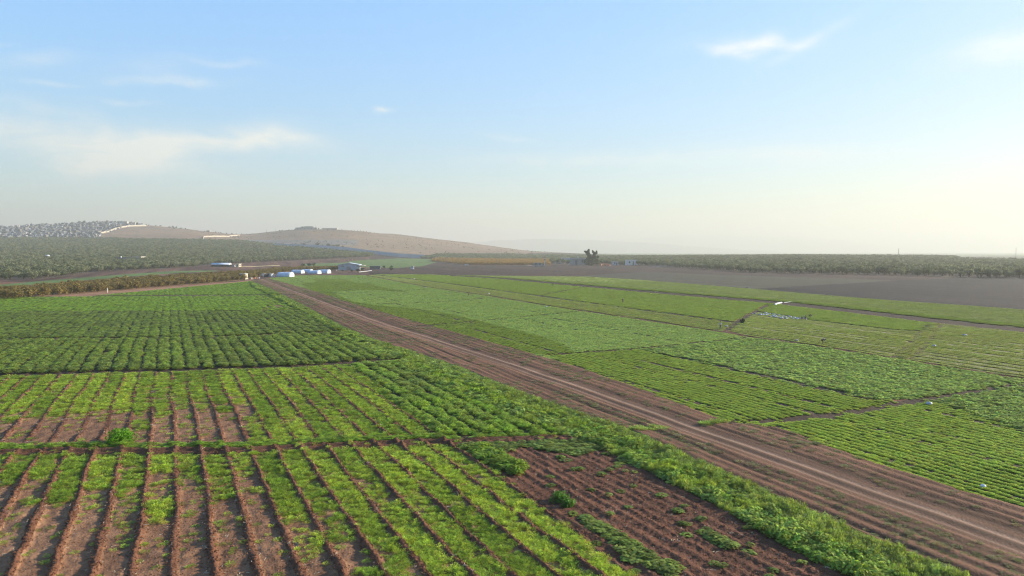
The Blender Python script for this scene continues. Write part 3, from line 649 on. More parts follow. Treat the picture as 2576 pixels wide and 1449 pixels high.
# ------------------------------------------------------------------ plant prototypes
PROTO = {}
def leaf_mesh(name, n, rad, kind, seed, m):
    r = np.random.default_rng(seed); V = []; Fc = []; lv = []
    for i in range(n):
        a = r.uniform(0, 2 * math.pi); q = rad * math.sqrt(r.uniform(0, 1)); cx, cy = q * math.cos(a), q * math.sin(a)
        if kind == 'leafy': zt = (1 - (q / rad) ** 2 * .55) * r.uniform(.55, 1.0); ln = r.uniform(.20, .34); wd = ln * .55; up = r.uniform(.0, .8)
        elif kind == 'wispy': zt = r.uniform(.3, .9); ln = r.uniform(.28, .48); wd = ln * .16; up = r.uniform(.5, 2.0)
        elif kind == 'tall': zt = (1 - (q / rad) ** 2 * .3) * r.uniform(.35, 1.0); ln = r.uniform(.2, .4); wd = ln * .25; up = r.uniform(.3, 2.2)
        else: zt = (1 - (q / rad) ** 2 * .5) * r.uniform(.55, 1.0); ln = r.uniform(.30, .46); wd = ln * .7; up = r.uniform(-.2, .55)
        b = a + r.uniform(-1.5, 1.5); d = np.array([math.cos(b), math.sin(b), up]); d /= np.linalg.norm(d); s = np.array([-math.sin(b), math.cos(b), r.uniform(-.3, .3)])
        p0 = np.array([cx, cy, zt - d[2] * ln * .8]); p1 = p0 + d * ln * .55; p2 = p1 + np.array([d[0], d[1], d[2] - .6]) * ln * .45
        k = len(V); V += [p0 - s * wd * .2, p0 + s * wd * .2, p1 - s * wd * .5, p1 + s * wd * .5, p2 - s * wd * .12, p2 + s * wd * .12]
        Fc += [(k, k + 1, k + 3, k + 2), (k + 2, k + 3, k + 5, k + 4)]; lv += [r.uniform()] * 6
    V = np.array(V); V[:, 2] = np.maximum(V[:, 2], -.02)
    me = mesh_np(name, V, Fc, [m]); at = me.attributes.new('leafvar', 'FLOAT', 'POINT'); at.data.foreach_set('value', np.array(lv, np.float32)); return me
crop_col = bpy.data.collections.new('crop_prototypes')
order = []
for ki, (kd, n) in enumerate((('leafy', 90), ('wispy', 80), ('tall', 110), ('broad', 46))):
    for j in range(4):
        o = bpy.data.objects.new('a%02d_plant' % (ki * 4 + j), leaf_mesh('plant_' + kd, n, .5, kd, 100 + ki * 10 + j, M_CROP)); crop_col.objects.link(o); order.append(o)

def scatter_group(coll):
    g = bpy.data.node_groups.new('scatter_' + coll.name, 'GeometryNodeTree'); g.interface.new_socket('Geometry', in_out='INPUT', socket_type='NodeSocketGeometry'); g.interface.new_socket('Geometry', in_out='OUTPUT', socket_type='NodeSocketGeometry')
    n = g.nodes; l = g.links; i = n.new('NodeGroupInput'); o = n.new('NodeGroupOutput'); ip = n.new('GeometryNodeInstanceOnPoints'); ci = n.new('GeometryNodeCollectionInfo')
    ci.inputs['Collection'].default_value = coll; ci.inputs['Separate Children'].default_value = True; ci.inputs['Reset Children'].default_value = True
    def na(nm, ty):
        a = n.new('GeometryNodeInputNamedAttribute'); a.data_type = ty; a.inputs['Name'].default_value = nm; return a.outputs['Attribute']
    l.new(i.outputs[0], ip.inputs['Points']); l.new(ci.outputs[0], ip.inputs['Instance']); ip.inputs['Pick Instance'].default_value = True
    l.new(na('pid', 'INT'), ip.inputs['Instance Index'])
    er = n.new('FunctionNodeEulerToRotation'); l.new(na('rot', 'FLOAT_VECTOR'), er.inputs[0]); l.new(er.outputs[0], ip.inputs['Rotation'])
    l.new(na('scl', 'FLOAT_VECTOR'), ip.inputs['Scale']); l.new(ip.outputs[0], o.inputs[0]); return g
def scatter_obj(name, P, pid, rz, scl, tint, grp, tilt=None):
    me = bpy.data.meshes.new(name); n = len(P); me.vertices.add(n); me.vertices.foreach_set('co', np.asarray(P, np.float32).ravel())
    me.attributes.new('pid', 'INT', 'POINT').data.foreach_set('value', np.asarray(pid, np.int32))
    rot = np.zeros((n, 3), np.float32); rot[:, 2] = rz
    if tilt is not None: rot[:, :2] = tilt
    me.attributes.new('rot', 'FLOAT_VECTOR', 'POINT').data.foreach_set('vector', rot.ravel())
    me.attributes.new('scl', 'FLOAT_VECTOR', 'POINT').data.foreach_set('vector', np.asarray(scl, np.float32).ravel())
    if tint is not None:
        c4 = np.ones((n, 4), np.float32); c4[:, :3] = tint; me.attributes.new('tint', 'FLOAT_COLOR', 'POINT').data.foreach_set('color', c4.ravel())
    o = link(name, me); md = o.modifiers.new('scatter', 'NODES'); md.node_group = grp; return o
crop_grp = scatter_group(crop_col)
rng = np.random.default_rng(7)
acc = {k: [] for k in ('P', 'pid', 'rz', 'scl', 'tint', 'Z')}
bands = [(28, 58, .27, .44), (58, 95, .36, .58), (95, 160, .47, .80), (160, 260, .62, 1.15), (260, 430, .86, 1.7), (430, 640, 1.5, 2.9)]
for (a, b, sp, wid) in bands:
    lim = .88; xs = np.arange(-b * lim, b * lim, sp); ys = np.arange(a, b, sp); X, Y = np.meshgrid(xs, ys)
    X = X.ravel(); Y = Y.ravel(); X = X + rng.uniform(-.5, .5, X.shape) * sp; Y = Y + rng.uniform(-.5, .5, Y.shape) * sp
    k = (np.abs(X) < Y * lim + 4); X = X[k]; Y = Y[k]
    for i0 in range(0, len(X), 300000):
        x = X[i0:i0 + 300000]; y = Y[i0:i0 + 300000]; s = survey(x, y)
        keep = rng.uniform(0, 1, x.shape) < s['cov']; x = x[keep]; y = y[keep]
        for q in s: s[q] = s[q][keep]
        n = len(x); kd = s['kind'].astype(int); rzz = rng.uniform(0, 6.28, n); ax_ = np.ones(n)
        q = np.isin(s['Z'], (Z_P3, Z_P4, Z_P5, Z_P6, Z_W2))
        if q.any():
            t_, s_ = across(x[q], y[q], TAN_L); tw = t_ + (vnoise(s_ / 14, t_ / 9, 9) - .5) * .42 + (vnoise(s_ / 1.6, t_ / 1.1, 10) - .5) * .16; p_ = tw / 2.1; dd_ = (p_ - np.round(p_)) * 2.1
            half = np.where(np.isin(s['Z'][q], (Z_P5, Z_P6)), min(wid, .8) * .5 - .02, min(wid, .8) * .5 + .10) * sstep(.12, .55, vnoise(s_ / 5, np.round(p_) * 3.1, 30)); sh = np.where(np.abs(dd_) < half, np.sign(dd_) * (half - np.abs(dd_)), 0); cc = 1 / math.sqrt(1 + TAN_L ** 2); x[q] += sh * cc; y[q] += sh * TAN_L * cc
            rzz[q] = math.atan(TAN_L) + rng.uniform(-.15, .15, q.sum()) + math.pi * rng.integers(0, 2, q.sum()); ax_[q] = np.minimum(1, .8 / wid)
        for zs, kt, per, sm, sd in (((Z_R0, Z_R0B, Z_R1A, Z_R1B, Z_R2, Z_R3), TAN_R, .92, 5, 13), ((Z_U1, Z_U2, Z_U4, Z_U3), TAN_U, 1.6, 8, 14)):
            q = np.isin(s['Z'], zs)
            if not q.any(): continue
            t_, s_ = across(x[q], y[q], kt); off = (vnoise(s_ / sm, t_ / 3, sd) - .5) * (.35 if per < 1.2 else .3)
            ph_ = t_ / per + off; sh = (np.round(ph_) - ph_) * per * (.86 if b > 90 else .74); cc = 1 / math.sqrt(1 + kt * kt); x[q] += sh * cc; y[q] += sh * kt * cc
            rzz[q] = math.atan(kt) + rng.uniform(-.12, .12, q.sum()) + math.pi * rng.integers(0, 2, q.sum()); ax_[q] = np.minimum(1, per * .66 / wid)
        w = wid * rng.uniform(.75, 1.3, n) * np.where(kd == 3, 1.12, 1)
        rowz = np.isin(s['Z'], (Z_R0, Z_R1A, Z_R2, Z_R3, Z_U1, Z_U2, Z_U3, Z_U4)); spread = np.where(rowz, .45, 1.0)
        hgt = s['ph'] * (1 + (rng.uniform(.55, 1.45, n) - 1) * spread)
        acc['P'].append(np.stack([x, y, s['e'] + s['h'] - .02], 1)); acc['pid'].append(kd * 4 + rng.integers(0, 4, n)); acc['rz'].append(rzz)
        acc['scl'].append(np.stack([w * ax_, w, hgt], 1)); acc['tint'].append(s['pc'] * (1 + (rng.uniform(.62, 1.36, (n, 1)) - 1) * spread[:, None]) * np.stack([rng.uniform(.9, 1.12, n), np.ones(n), rng.uniform(.85, 1.2, n)], 1)); acc['Z'].append(s['Z'])
A = {k: np.concatenate(v) for k, v in acc.items()}
print('crop plants', len(A['P']))
stuff = [('crop_plants', (Z_P1, Z_P2), 'thin bright green seedlings between bare red ridges in the near left plots', 'crops'),
         ('crop_plants', (Z_P3, Z_P4), 'thick dark green crop beds in the left middle plots', 'crops'),
         ('crop_plants', (Z_P5, Z_P6), 'light green crop beds beside the autumn orchard', 'crops'),
         ('weeds', (Z_WS, Z_W2), 'dense tall weeds in a strip left of the dirt track', 'weeds'),
         ('weeds', (Z_BARE, Z_TRACK, Z_SOIL, Z_PATH), 'sparse weeds scattered over bare red soil and beside the track', 'weeds'),
         ('crop_plants', (Z_R0, Z_R1A, Z_R2, Z_R3), 'bright green row crops right of the dirt track', 'crops'),
         ('crop_plants', (Z_R1B, Z_R0B), 'dark broad-leaved crop in the right middle plots', 'crops'),
         ('crop_plants', (Z_U1, Z_U2, Z_U3, Z_U4), 'low yellow-green crops on both sides of the dark farm road', 'crops')]
used = np.zeros(len(A['P']), bool)
for i, (nm, zs, lab, cat) in enumerate(stuff):
    m = np.isin(A['Z'], zs) & ~used; used |= m
    if m.sum() == 0: continue
    tag(scatter_obj(nm, A['P'][m], A['pid'][m], A['rz'][m], A['scl'][m], A['tint'][m], crop_grp), lab, cat, kind='stuff')
del A, acc, S

# clods of earth and pale stalks lying on the bare ground
def clod_mesh(seed):
    r = np.random.default_rng(seed); V = []; Fc = []
    for i in range(5):
        c = np.array([r.uniform(-.5, .5), r.uniform(-.5, .5), 0]); q = r.uniform(.13, .3); k = len(V)
        dirs = np.array([(1, 0, 0), (0, 1, 0), (-1, 0, 0), (0, -1, 0), (0, 0, 1), (0, 0, -1)], float) * r.uniform(.6, 1.3, (6, 1)) + r.uniform(-.25, .25, (6, 3)); V += [c + d * q for d in dirs]
        Fc += [(k + a, k + b_, k + 4) for a, b_ in ((0, 1), (1, 2), (2, 3), (3, 0))] + [(k + b_, k + a, k + 5) for a, b_ in ((0, 1), (1, 2), (2, 3), (3, 0))]
    me = mesh_np('clod', V, Fc, [M_CROPSOIL]); return me
def straw_mesh(seed):
    r = np.random.default_rng(seed); V = []; Fc = []
    for i in range(4):
        a = r.uniform(0, 6.28); c = np.array([r.uniform(-.5, .5), r.uniform(-.5, .5), .05]); d = np.array([math.cos(a), math.sin(a), r.uniform(-.1, .4)]) * r.uniform(.2, .5); s = np.array([-math.sin(a), math.cos(a), .5]) * .03; k = len(V)
        V += [c - s, c + s, c + d + s, c + d - s]; Fc.append((k, k + 1, k + 2, k + 3))
    return mesh_np('stalk', V, Fc, [M_CROPSOIL])
M_CROPSOIL, t = new_mat('clod_soil'); o_ = t.nodes.new('ShaderNodeOutputMaterial'); b_ = t.nodes.new('ShaderNodeBsdfPrincipled'); b_.inputs['Roughness'].default_value = .95; b_.inputs['Specular IOR Level'].default_value = .1
a_ = t.nodes.new('ShaderNodeAttribute'); a_.attribute_name = 'tint'; a_.attribute_type = 'INSTANCER'; t.links.new(a_.outputs['Color'], b_.inputs['Base Color']); t.links.new(b_.outputs[0], o_.inputs[0])
clod_col = bpy.data.collections.new('clod_prototypes')
for i in range(4): clod_col.objects.link(bpy.data.objects.new('a%d_clod' % i, clod_mesh(500 + i)))
for i in range(3): clod_col.objects.link(bpy.data.objects.new('b%d_stalk' % i, straw_mesh(520 + i)))
clod_grp = scatter_group(clod_col); r = np.random.default_rng(21); cl = {k: [] for k in 'PkstR'}
for a, b, sp in ((28, 58, .16), (58, 100, .30)):
    X, Y = np.meshgrid(np.arange(-b * .88, b * .88, sp), np.arange(a, b, sp)); X = X.ravel() + r.uniform(-.5, .5, X.size) * sp; Y = Y.ravel() + r.uniform(-.5, .5, Y.size) * sp; k = np.abs(X) < Y * .88 + 3; X = X[k]; Y = Y[k]
    s = survey(X, Y); tl, sl = across(X, Y, TAN_L); tw = tl + (vnoise(sl / 14, tl / 9, 9) - .5) * .42 + (vnoise(sl / 1.6, tl / 1.1, 10) - .5) * .16; dl = np.abs(tw / 2.1 - np.round(tw / 2.1)) * 2.1
    thin = np.isin(s['Z'], (Z_P1, Z_P2)); pr = np.where(thin, np.where(dl < .38, .75, .12), np.where(s['Z'] == Z_BARE, .18, 0))
    k = r.uniform(0, 1, X.shape) < pr; n = int(k.sum()); st = r.uniform(0, 1, n) < .10; sz = r.uniform(.07, .20, n) * (1 if b < 60 else 1.4); sz = np.where(st, sz * 2.2, sz)
    cl['P'].append(np.stack([X[k], Y[k], (s['e'] + s['h'])[k] + .005], 1)); cl['k'].append(np.where(st, 4 + r.integers(0, 3, n), r.integers(0, 4, n))); cl['s'].append(np.stack([sz, sz, sz * .8], 1))
    cl['t'].append(np.where(st[:, None], np.array([.42, .34, .24]), s['c'][k] * r.uniform(.8, 1.35, (n, 1)))); cl['R'].append(r.uniform(0, 6.28, n))
cl = {k: np.concatenate(v) for k, v in cl.items()}; print('clods', len(cl['P']))
tag(scatter_obj('soil_clods', cl['P'], cl['k'], cl['R'], cl['s'], cl['t'], clod_grp), 'crumbly red earth clods and pale stalks on the near ridges', 'soil clods', kind='stuff'); del cl

# ------------------------------------------------------------------ trees
def crown_mesh(name, rx, rz, zc, nblob, nleaf, size, m, seed, flat=.0, shape=None):
    r = np.random.default_rng(seed); V = []; Fc = []; lv = []
    blobs = []
    for i in range(nblob):
        if shape: c = np.array(shape[i % len(shape)][:3]) + r.normal(0, .12, 3) * shape[i % len(shape)][3]; br = shape[i % len(shape)][3] * r.uniform(.75, 1.1)
        else:
            d = r.normal(0, 1, 3); d /= np.linalg.norm(d); c = d * np.array([rx, rx, rz]) * r.uniform(.35, .78); c[2] += zc; br = rx * r.uniform(.30, .48)
        blobs.append((c, br))
    for c, br in blobs:
        tone = r.uniform(.2, .8)
        for k in range(nleaf):
            d = r.normal(0, 1, 3); d /= np.linalg.norm(d); p = c + d * br * r.uniform(.6, 1.05)
            u = r.normal(0, 1, 3); u -= d * u.dot(d) * .6; u /= np.linalg.norm(u); v = np.cross(u, r.normal(0, 1, 3)); v /= np.linalg.norm(v)
            s = size * r.uniform(.6, 1.25); q = len(V)
            V += [p - u * s - v * s * .5, p + u * s - v * s * .45, p + u * s * .9 + v * s * .5, p - u * s * .8 + v * s * .55]; Fc.append((q, q + 1, q + 2, q + 3)); lv += [min(1, max(0, tone + r.uniform(-.25, .25)))] * 4
    me = mesh_np(name, V, Fc, [m]); at = me.attributes.new('leafvar', 'FLOAT', 'POINT'); at.data.foreach_set('value', np.array(lv, np.float32)); return me
def trunk_mesh(name, h, r0, seed, spread=1.2, nl=4):
    rn = random.Random(seed); b = MB(); top = (rn.uniform(-.2, .2), rn.uniform(-.2, .2), h)
    b.tube([(0, 0, -.25), (top[0] * .4, top[1] * .4, h * .5), top], [r0 * 1.3, r0, r0 * .75], M_BARK, 7)
    for i in range(nl):
        a = i * 2 * math.pi / nl + rn.uniform(-.4, .4); b.tube([(top[0], top[1], h * .92), (math.cos(a) * spread * .5, math.sin(a) * spread * .5, h * 1.5), (math.cos(a) * spread, math.sin(a) * spread, h * 2.1)], [r0 * .6, r0 * .4, r0 * .15], M_BARK, 5)
    return b.mesh(name)
def join_mesh(name, a, b):
    """one mesh of crown and trunk, for the distant mass of trees"""
    va = np.zeros(len(a.vertices) * 3, np.float32); a.vertices.foreach_get('co', va); vb = [v.co[:] for v in b.vertices]; na = len(a.vertices)
    fa = [tuple(p.vertices) for p in a.polygons]; fb = [tuple(i + na for i in p.vertices) for p in b.polygons]
    me = bpy.data.meshes.new(name); me.from_pydata([tuple(x) for x in va.reshape(-1, 3)] + vb, [], fa + fb); me.materials.append(a.materials[0]); me.materials.append(b.materials[0])
    me.polygons.foreach_set('material_index', [0] * len(fa) + [1] * len(fb))
    lv = np.full(len(me.vertices), .5, np.float32); t = np.zeros(na, np.float32); a.attributes['leafvar'].data.foreach_get('value', t); lv[:na] = t
    me.attributes.new('leafvar', 'FLOAT', 'POINT').data.foreach_set('value', lv); return me
def proto_set(tagname, n, mkc, mkt):
    cs = [mkc(i) for i in range(n)]; ts = [mkt(i) for i in range(n)]; coll = bpy.data.collections.new(tagname)
    for i in range(n):
        coll.objects.link(bpy.data.objects.new('a%02d_%s' % (i, tagname), join_mesh(tagname, cs[i], ts[i])))
    return cs, ts, scatter_group(coll)
ol_c, ol_t, ol_g = proto_set('olive', 5, lambda i: crown_mesh('olive_crown', 2.7, 1.65, 2.9, 15, 34, .30, M_OLIVE, 200 + i), lambda i: trunk_mesh('olive_trunk', 1.3, .24, i))
or_c, or_t, or_g = proto_set('orchard', 5, lambda i: crown_mesh('orchard_crown', 2.1, 1.7, 2.0, 14, 34, .24, M_ORCH, 300 + i), lambda i: trunk_mesh('orchard_trunk', .7, .10, 30 + i, .8, 5))
og_c, og_t, og_g = proto_set('orange_orchard', 3, lambda i: crown_mesh('orange_crown', 2.1, 1.4, 2.0, 12, 26, .28, M_ORNG, 330 + i), lambda i: trunk_mesh('orange_trunk', .7, .10, 40 + i, .8, 4))
dk_c, dk_t, dk_g = proto_set('dark_tree', 4, lambda i: crown_mesh('dark_crown', 3.2, 2.6, 4.2, 14, 30, .42, M_DARKLEAF, 350 + i), lambda i: trunk_mesh('dark_trunk', 1.8, .25, 50 + i))

def grove(polys, spx, spy, rz, jit, dmin, dmax, seed, drop=.05):
    r = np.random.default_rng(seed); c, s = math.cos(rz), math.sin(rz); ext = dmax * 1.1
    u = np.arange(-ext, ext, spx); v = np.arange(-ext * .2, ext * 1.3, spy); U, V = np.meshgrid(u, v); U = U.ravel(); V = V.ravel()
    x = U * c - V * s; y = U * s + V * c; k = (y > dmin) & (y < dmax) & (np.abs(x) < y * .8); x = x[k]; y = y[k]
    x = x + r.normal(0, jit, x.shape); y = y + r.normal(0, jit, y.shape); e = elev(x, y); px, py = proj(x, y, e); m = np.zeros(x.shape, bool)
    for p in polys: m |= inpoly(px, py, p)
    m &= r.uniform(0, 1, x.shape) > drop; o = np.argsort(np.hypot(x, y)[m]); return x[m][o], y[m][o], e[m][o], px[m][o], py[m][o]
def plant_trees(nm, pts, cs, ts, grp, n_ind, label_fn, cat, group, stuffname, stufflabel, seed, smin=.8, smax=1.2, clear=()):
    x, y, e, px, py = pts; r = np.random.default_rng(seed)
    keep = np.ones(len(x), bool)
    for (cx, cy, rad) in clear: keep &= np.hypot(x - cx, y - cy) > rad
    x, y, e, px, py = x[keep], y[keep], e[keep], px[keep], py[keep]
    inview = (px > -20) & (px < 2596); rank = np.nonzero(inview)[0][:n_ind]; ind = np.zeros(len(x), bool); ind[rank] = True
    for i in np.nonzero(ind)[0]:
        k = int(r.integers(0, len(cs))); sc = r.uniform(smin, smax)
        t = thing(nm, (x[i], y[i], e[i] - .05), r.uniform(0, 6.28), label_fn(px[i], py[i]), cat, group); t.scale = (sc * r.uniform(.9, 1.1), sc * r.uniform(.9, 1.1), sc * r.uniform(.85, 1.15))
        link('crown', cs[k], t); link('trunk', ts[k], t)
    m = ~ind; n = int(m.sum())
    if n:
        sc = r.uniform(smin, smax, n); o = scatter_obj(stuffname, np.stack([x[m], y[m], e[m] - .05], 1), r.integers(0, len(cs), n), r.uniform(0, 6.28, n), np.stack([sc * r.uniform(.9, 1.1, n), sc * r.uniform(.9, 1.1, n), sc * r.uniform(.85, 1.15, n)], 1), None, grp)
        tag(o, stufflabel, cat, kind='stuff')
    print(nm, ind.sum(), n)
clearL = []
for cpx, cpy, crad in ((345, 654, 15), (328, 654, 12), (308, 654, 12), (121, 648, 9)):
    cx0, cy0 = G(cpx, cpy)
    for back in (0, 14, 28, 42, 58): clearL.append((cx0 * (1 - back / cy0), cy0 - back, crad if back < 20 else 9))
plant_trees('olive_tree', grove([OLL], 6.9, 6.5, .35, .85, 380, 2050, 1, .07), ol_c, ol_t, ol_g, 170, lambda px, py: 'grey-green olive tree on the near edge of the left grove', 'olive tree', 'olive trees on the near edge of the left grove', 'olive_grove', 'large grey-green olive grove climbing towards the hill town', 11, .8, 1.2, clearL)
plant_trees('olive_tree', grove([OLR], 8.0, 8.0, .2, .9, 480, 2000, 2, .12), ol_c, ol_t, ol_g, 130, lambda px, py: 'round olive tree on the near edge of the right grove', 'olive tree', 'olive trees on the near edge of the right grove', 'olive_grove', 'hazy olive grove along the right horizon', 12, .95, 1.4)
plant_trees('olive_tree', grove([OLC], 7, 7, .2, .8, 800, 2000, 3, .05), ol_c, ol_t, ol_g, 0, None, 'olive grove', '', 'olive_grove', 'strip of olive trees below the middle hill', 13, .9, 1.2)
plant_trees('orchard_tree', grove([ORCH], 4.6, 3.4, -.62, .3, 200, 800, 4, .02), or_c, or_t, or_g, 300, lambda px, py: 'bushy brown-gold orchard tree in the front rows of the left orchard', 'orchard tree', 'brown-gold orchard trees left of the farm track', 'orchard', 'rows of brown-gold orchard trees behind the front rows', 14, .72, 1.08)
plant_trees('orchard_tree', grove([ORC], 5, 4.5, .1, .4, 600, 1800, 5, .04), og_c, og_t, og_g, 0, None, 'orchard', '', 'orchard', 'orange autumn orchard at the foot of the middle hill', 15, .8, 1.2)

def single_tree(px, py, cs, ts, sc, label, cat, nm='tree', squash=1.0, k=0, group=None, rz=1.0, name_c='crown'):
    x, y = G(px, py); t = thing(nm, (x, y, ground_z(x, y) - .1), rz, label, cat, group); t.scale = (sc, sc, sc * squash)
    link('crown', cs[k % len(cs)], t); link('trunk', ts[k % len(ts)], t); return t

# ------------------------------------------------------------------ buildings
def at(px, py):
    x, y = G(px, py); return x, y, ground_z(x, y)
def pxm(px, py):     # metres per picture unit there
    x, y = G(px, py); return y / F
def window(b_parent, x0, x1, z0, z1, y, depth=.12, frame=M_WOOD, name='window'):
    f = MB(); t = .08
    f.box(x0, x1, y - depth, y, z0, z0 + t, frame); f.box(x0, x1, y - depth, y, z1 - t, z1, frame); f.box(x0, x0 + t, y - depth, y, z0 + t, z1 - t, frame); f.box(x1 - t, x1, y - depth, y, z0 + t, z1 - t, frame)
    o = f.build(name, b_parent); MB().box(x0 + t, x1 - t, y - depth * .5, y - depth * .2, z0 + t, z1 - t, M_GLASS).build('pane', o); return o
def walls(b, w, d, h, t, m, gable=0.0):
    b.box(-w / 2, w / 2, -d / 2, -d / 2 + t, -.4, h, m); b.box(-w / 2, w / 2, d / 2 - t, d / 2, -.4, h, m); b.box(-w / 2, -w / 2 + t, -d / 2 + t, d / 2 - t, -.4, h, m); b.box(w / 2 - t, w / 2, -d / 2 + t, d / 2 - t, -.4, h, m)
    if gable:
        for y0, y1 in ((-d / 2, -d / 2 + t), (d / 2 - t, d / 2)):
            b.add([(-w / 2, y0, h), (w / 2, y0, h), (0, y0, h + gable), (-w / 2, y1, h), (w / 2, y1, h), (0, y1, h + gable)], [(0, 1, 2), (5, 4, 3), (0, 3, 4, 1), (1, 4, 5, 2), (2, 5, 3, 0)], m)
    return b
# steel barn
s = pxm(875, 680); x, y, z = at(875, 680); Wd = 52 * s; Hh = 13.5 * s; gb = 4.2 * s; Dp = 18.
barn = thing('barn', (x, y + Dp / 2, z), R(6), 'pale blue-grey steel barn with low gable and lean-to beside the white tents', 'barn')
walls(MB(), Wd, Dp, Hh, .25, M_STEEL, gb).build('walls', barn)
rb = MB()
for sx in (-1, 1):
    a = [(sx * (Wd / 2 + .7), -Dp / 2 - .6, Hh - .1), (0, -Dp / 2 - .6, Hh + gb + .15), (0, Dp / 2 + .6, Hh + gb + .15), (sx * (Wd / 2 + .7), Dp / 2 + .6, Hh - .1)]
    b2 = [(p[0], p[1], p[2] + .3) for p in a]; rb.add(a + b2, [(0, 1, 2, 3), (7, 6, 5, 4), (0, 4, 5, 1), (1, 5, 6, 2), (2, 6, 7, 3), (3, 7, 4, 0)], M_ROOF)
rb.build('roof', barn)
window(barn, -Wd * .35, -Wd * .22, Hh * .72, Hh * .86, -Dp / 2); window(barn, Wd * .33, Wd * .44, Hh * .72, Hh * .88, -Dp / 2, frame=M_WHITE)
dr = MB(); dr.box(-Wd * .1, Wd * .1, -Dp / 2 - .14, -Dp / 2 - .03, 0, Hh * .68, M_GREY)
for k in range(5): dr.box(-Wd * .1 + k * Wd * .05 - .06, -Wd * .1 + k * Wd * .05 + .06, -Dp / 2 - .22, -Dp / 2 - .14, 0, Hh * .68, M_DKGREY)
dr.build('door', barn)
lt = MB()
for px_ in (Wd / 2 + .5, Wd / 2 + 12 * s):
    for py_ in (-Dp / 2 + .2, Dp / 2 - .2): lt.box(px_ - .18, px_ + .18, py_ - .18, py_ + .18, -.4, Hh * .86, M_WOOD)
lt.box(Wd / 2 + .8, Wd / 2 + 12.6 * s, -Dp / 2 - .3, Dp / 2 + .3, Hh * .86, Hh * .91, M_CREAM); lt.build('lean_to', barn)
MB().box(Wd / 2 + .9, Wd / 2 + 1.2, -Dp / 2, -Dp / 2 + 1.2, -.3, Hh * .86, M_CREAM).build('post', barn)

# plastic-covered tunnel tents: covers tinted blue for shade, right ends white for sun
def tunnel(px, py, wpx, hpx, ln, rz, label, group='white plastic tunnels beside the barn', m=M_TARP, ruin=False, cat='plastic tunnel'):
    s = pxm(px, py); x, y, z = at(px, py); Ln = wpx * s; Hh = hpx * s; Wd = ln
    t = thing('plastic_tunnel', (x, y + Wd / 2, z), rz, label, cat, group); nseg = 12; nl = 9; V = []; rr = random.Random(int(px))
    for i in range(nl):
        u = -Ln / 2 + Ln * i / (nl - 1); sag = 1 - .05 * rr.random() - (.04 if i % 2 else 0)
        for k in range(nseg + 1):
            a = math.pi * k / nseg; V.append((u + rr.uniform(-.1, .1), -math.cos(a) * Wd / 2 * (1 + .02 * rr.uniform(-1, 1)), max(-.2, math.sin(a) ** .75 * Hh * sag) if k not in (0, nseg) else -.25))
    n = nseg + 1; Fc = [(i * n + k, i * n + k + 1, (i + 1) * n + k + 1, (i + 1) * n + k) for i in range(nl - 1) for k in range(nseg) if not (ruin and (i in (3, 4, 5) and k < 5 or i == 2 and k < 3))]
    b = MB(); b.add(V, Fc, m); me = b.mesh('cover', True); o = link('cover', me, t); sl = o.modifiers.new('thickness', 'SOLIDIFY'); sl.thickness = .05
    for side in (-1, 1):
        e = MB(); u = side * (Ln / 2 + .02); ring = [(u, -math.cos(math.pi * k / nseg) * Wd / 2, math.sin(math.pi * k / nseg) ** .75 * Hh * .97) for k in range(nseg + 1)]
        ring[0] = (u, -Wd / 2, -.2); ring[-1] = (u, Wd / 2, -.2)
        if ruin and side == -1: continue
        e.add(ring + [(p[0] + side * .06, p[1], p[2]) for p in ring], [tuple(range(n)), tuple(range(n, 2 * n))[::-1]] + [(k, k + 1, n + k + 1, n + k) for k in range(nseg)], M_PLASTIC if side > 0 else m); e.build('end_wall', t)  # right end coloured white as sunlit, left end like the cover
    fr = MB()
    for i in (0, nl // 2, nl - 1):
        u = -Ln / 2 + Ln * i / (nl - 1); fr.tube([(u, -math.cos(math.pi * k / 8) * Wd / 2 * .98, math.sin(math.pi * k / 8) ** .75 * Hh * .95 - .08) for k in range(9)], .05, M_GREY, 5)
    fr.build('frame', t)
    return t
tunnel(714, 697, 34, 12.5, 8, R(-8), 'large white plastic tunnel nearest the field edge, left of the tunnel cluster', cat='plastic tunnel')
tunnel(670, 697, 28, 9, 6, R(-5), 'torn white plastic tunnel with sagging grey sheet next to boxy cabin', m=M_GREY, ruin=True)
tunnel(746, 688, 27, 9.5, 7, R(-8), 'white plastic tunnel tinted shade blue, leftmost in the cluster of five')
tunnel(771, 685.5, 22, 8.5, 7, R(-8), 'plastic tunnel behind, second from left in the cluster of five')
tunnel(788, 689, 26, 9, 8, R(-8), 'plastic tunnel tinted shade blue in the middle and front of the cluster of five')
tunnel(806, 687, 18, 8.5, 7, R(-8), 'short plastic tunnel, second from right in the cluster of five')
tunnel(817, 688, 17, 10, 8, R(-8), 'plastic tunnel with end coloured sunlit white, nearest the barn')

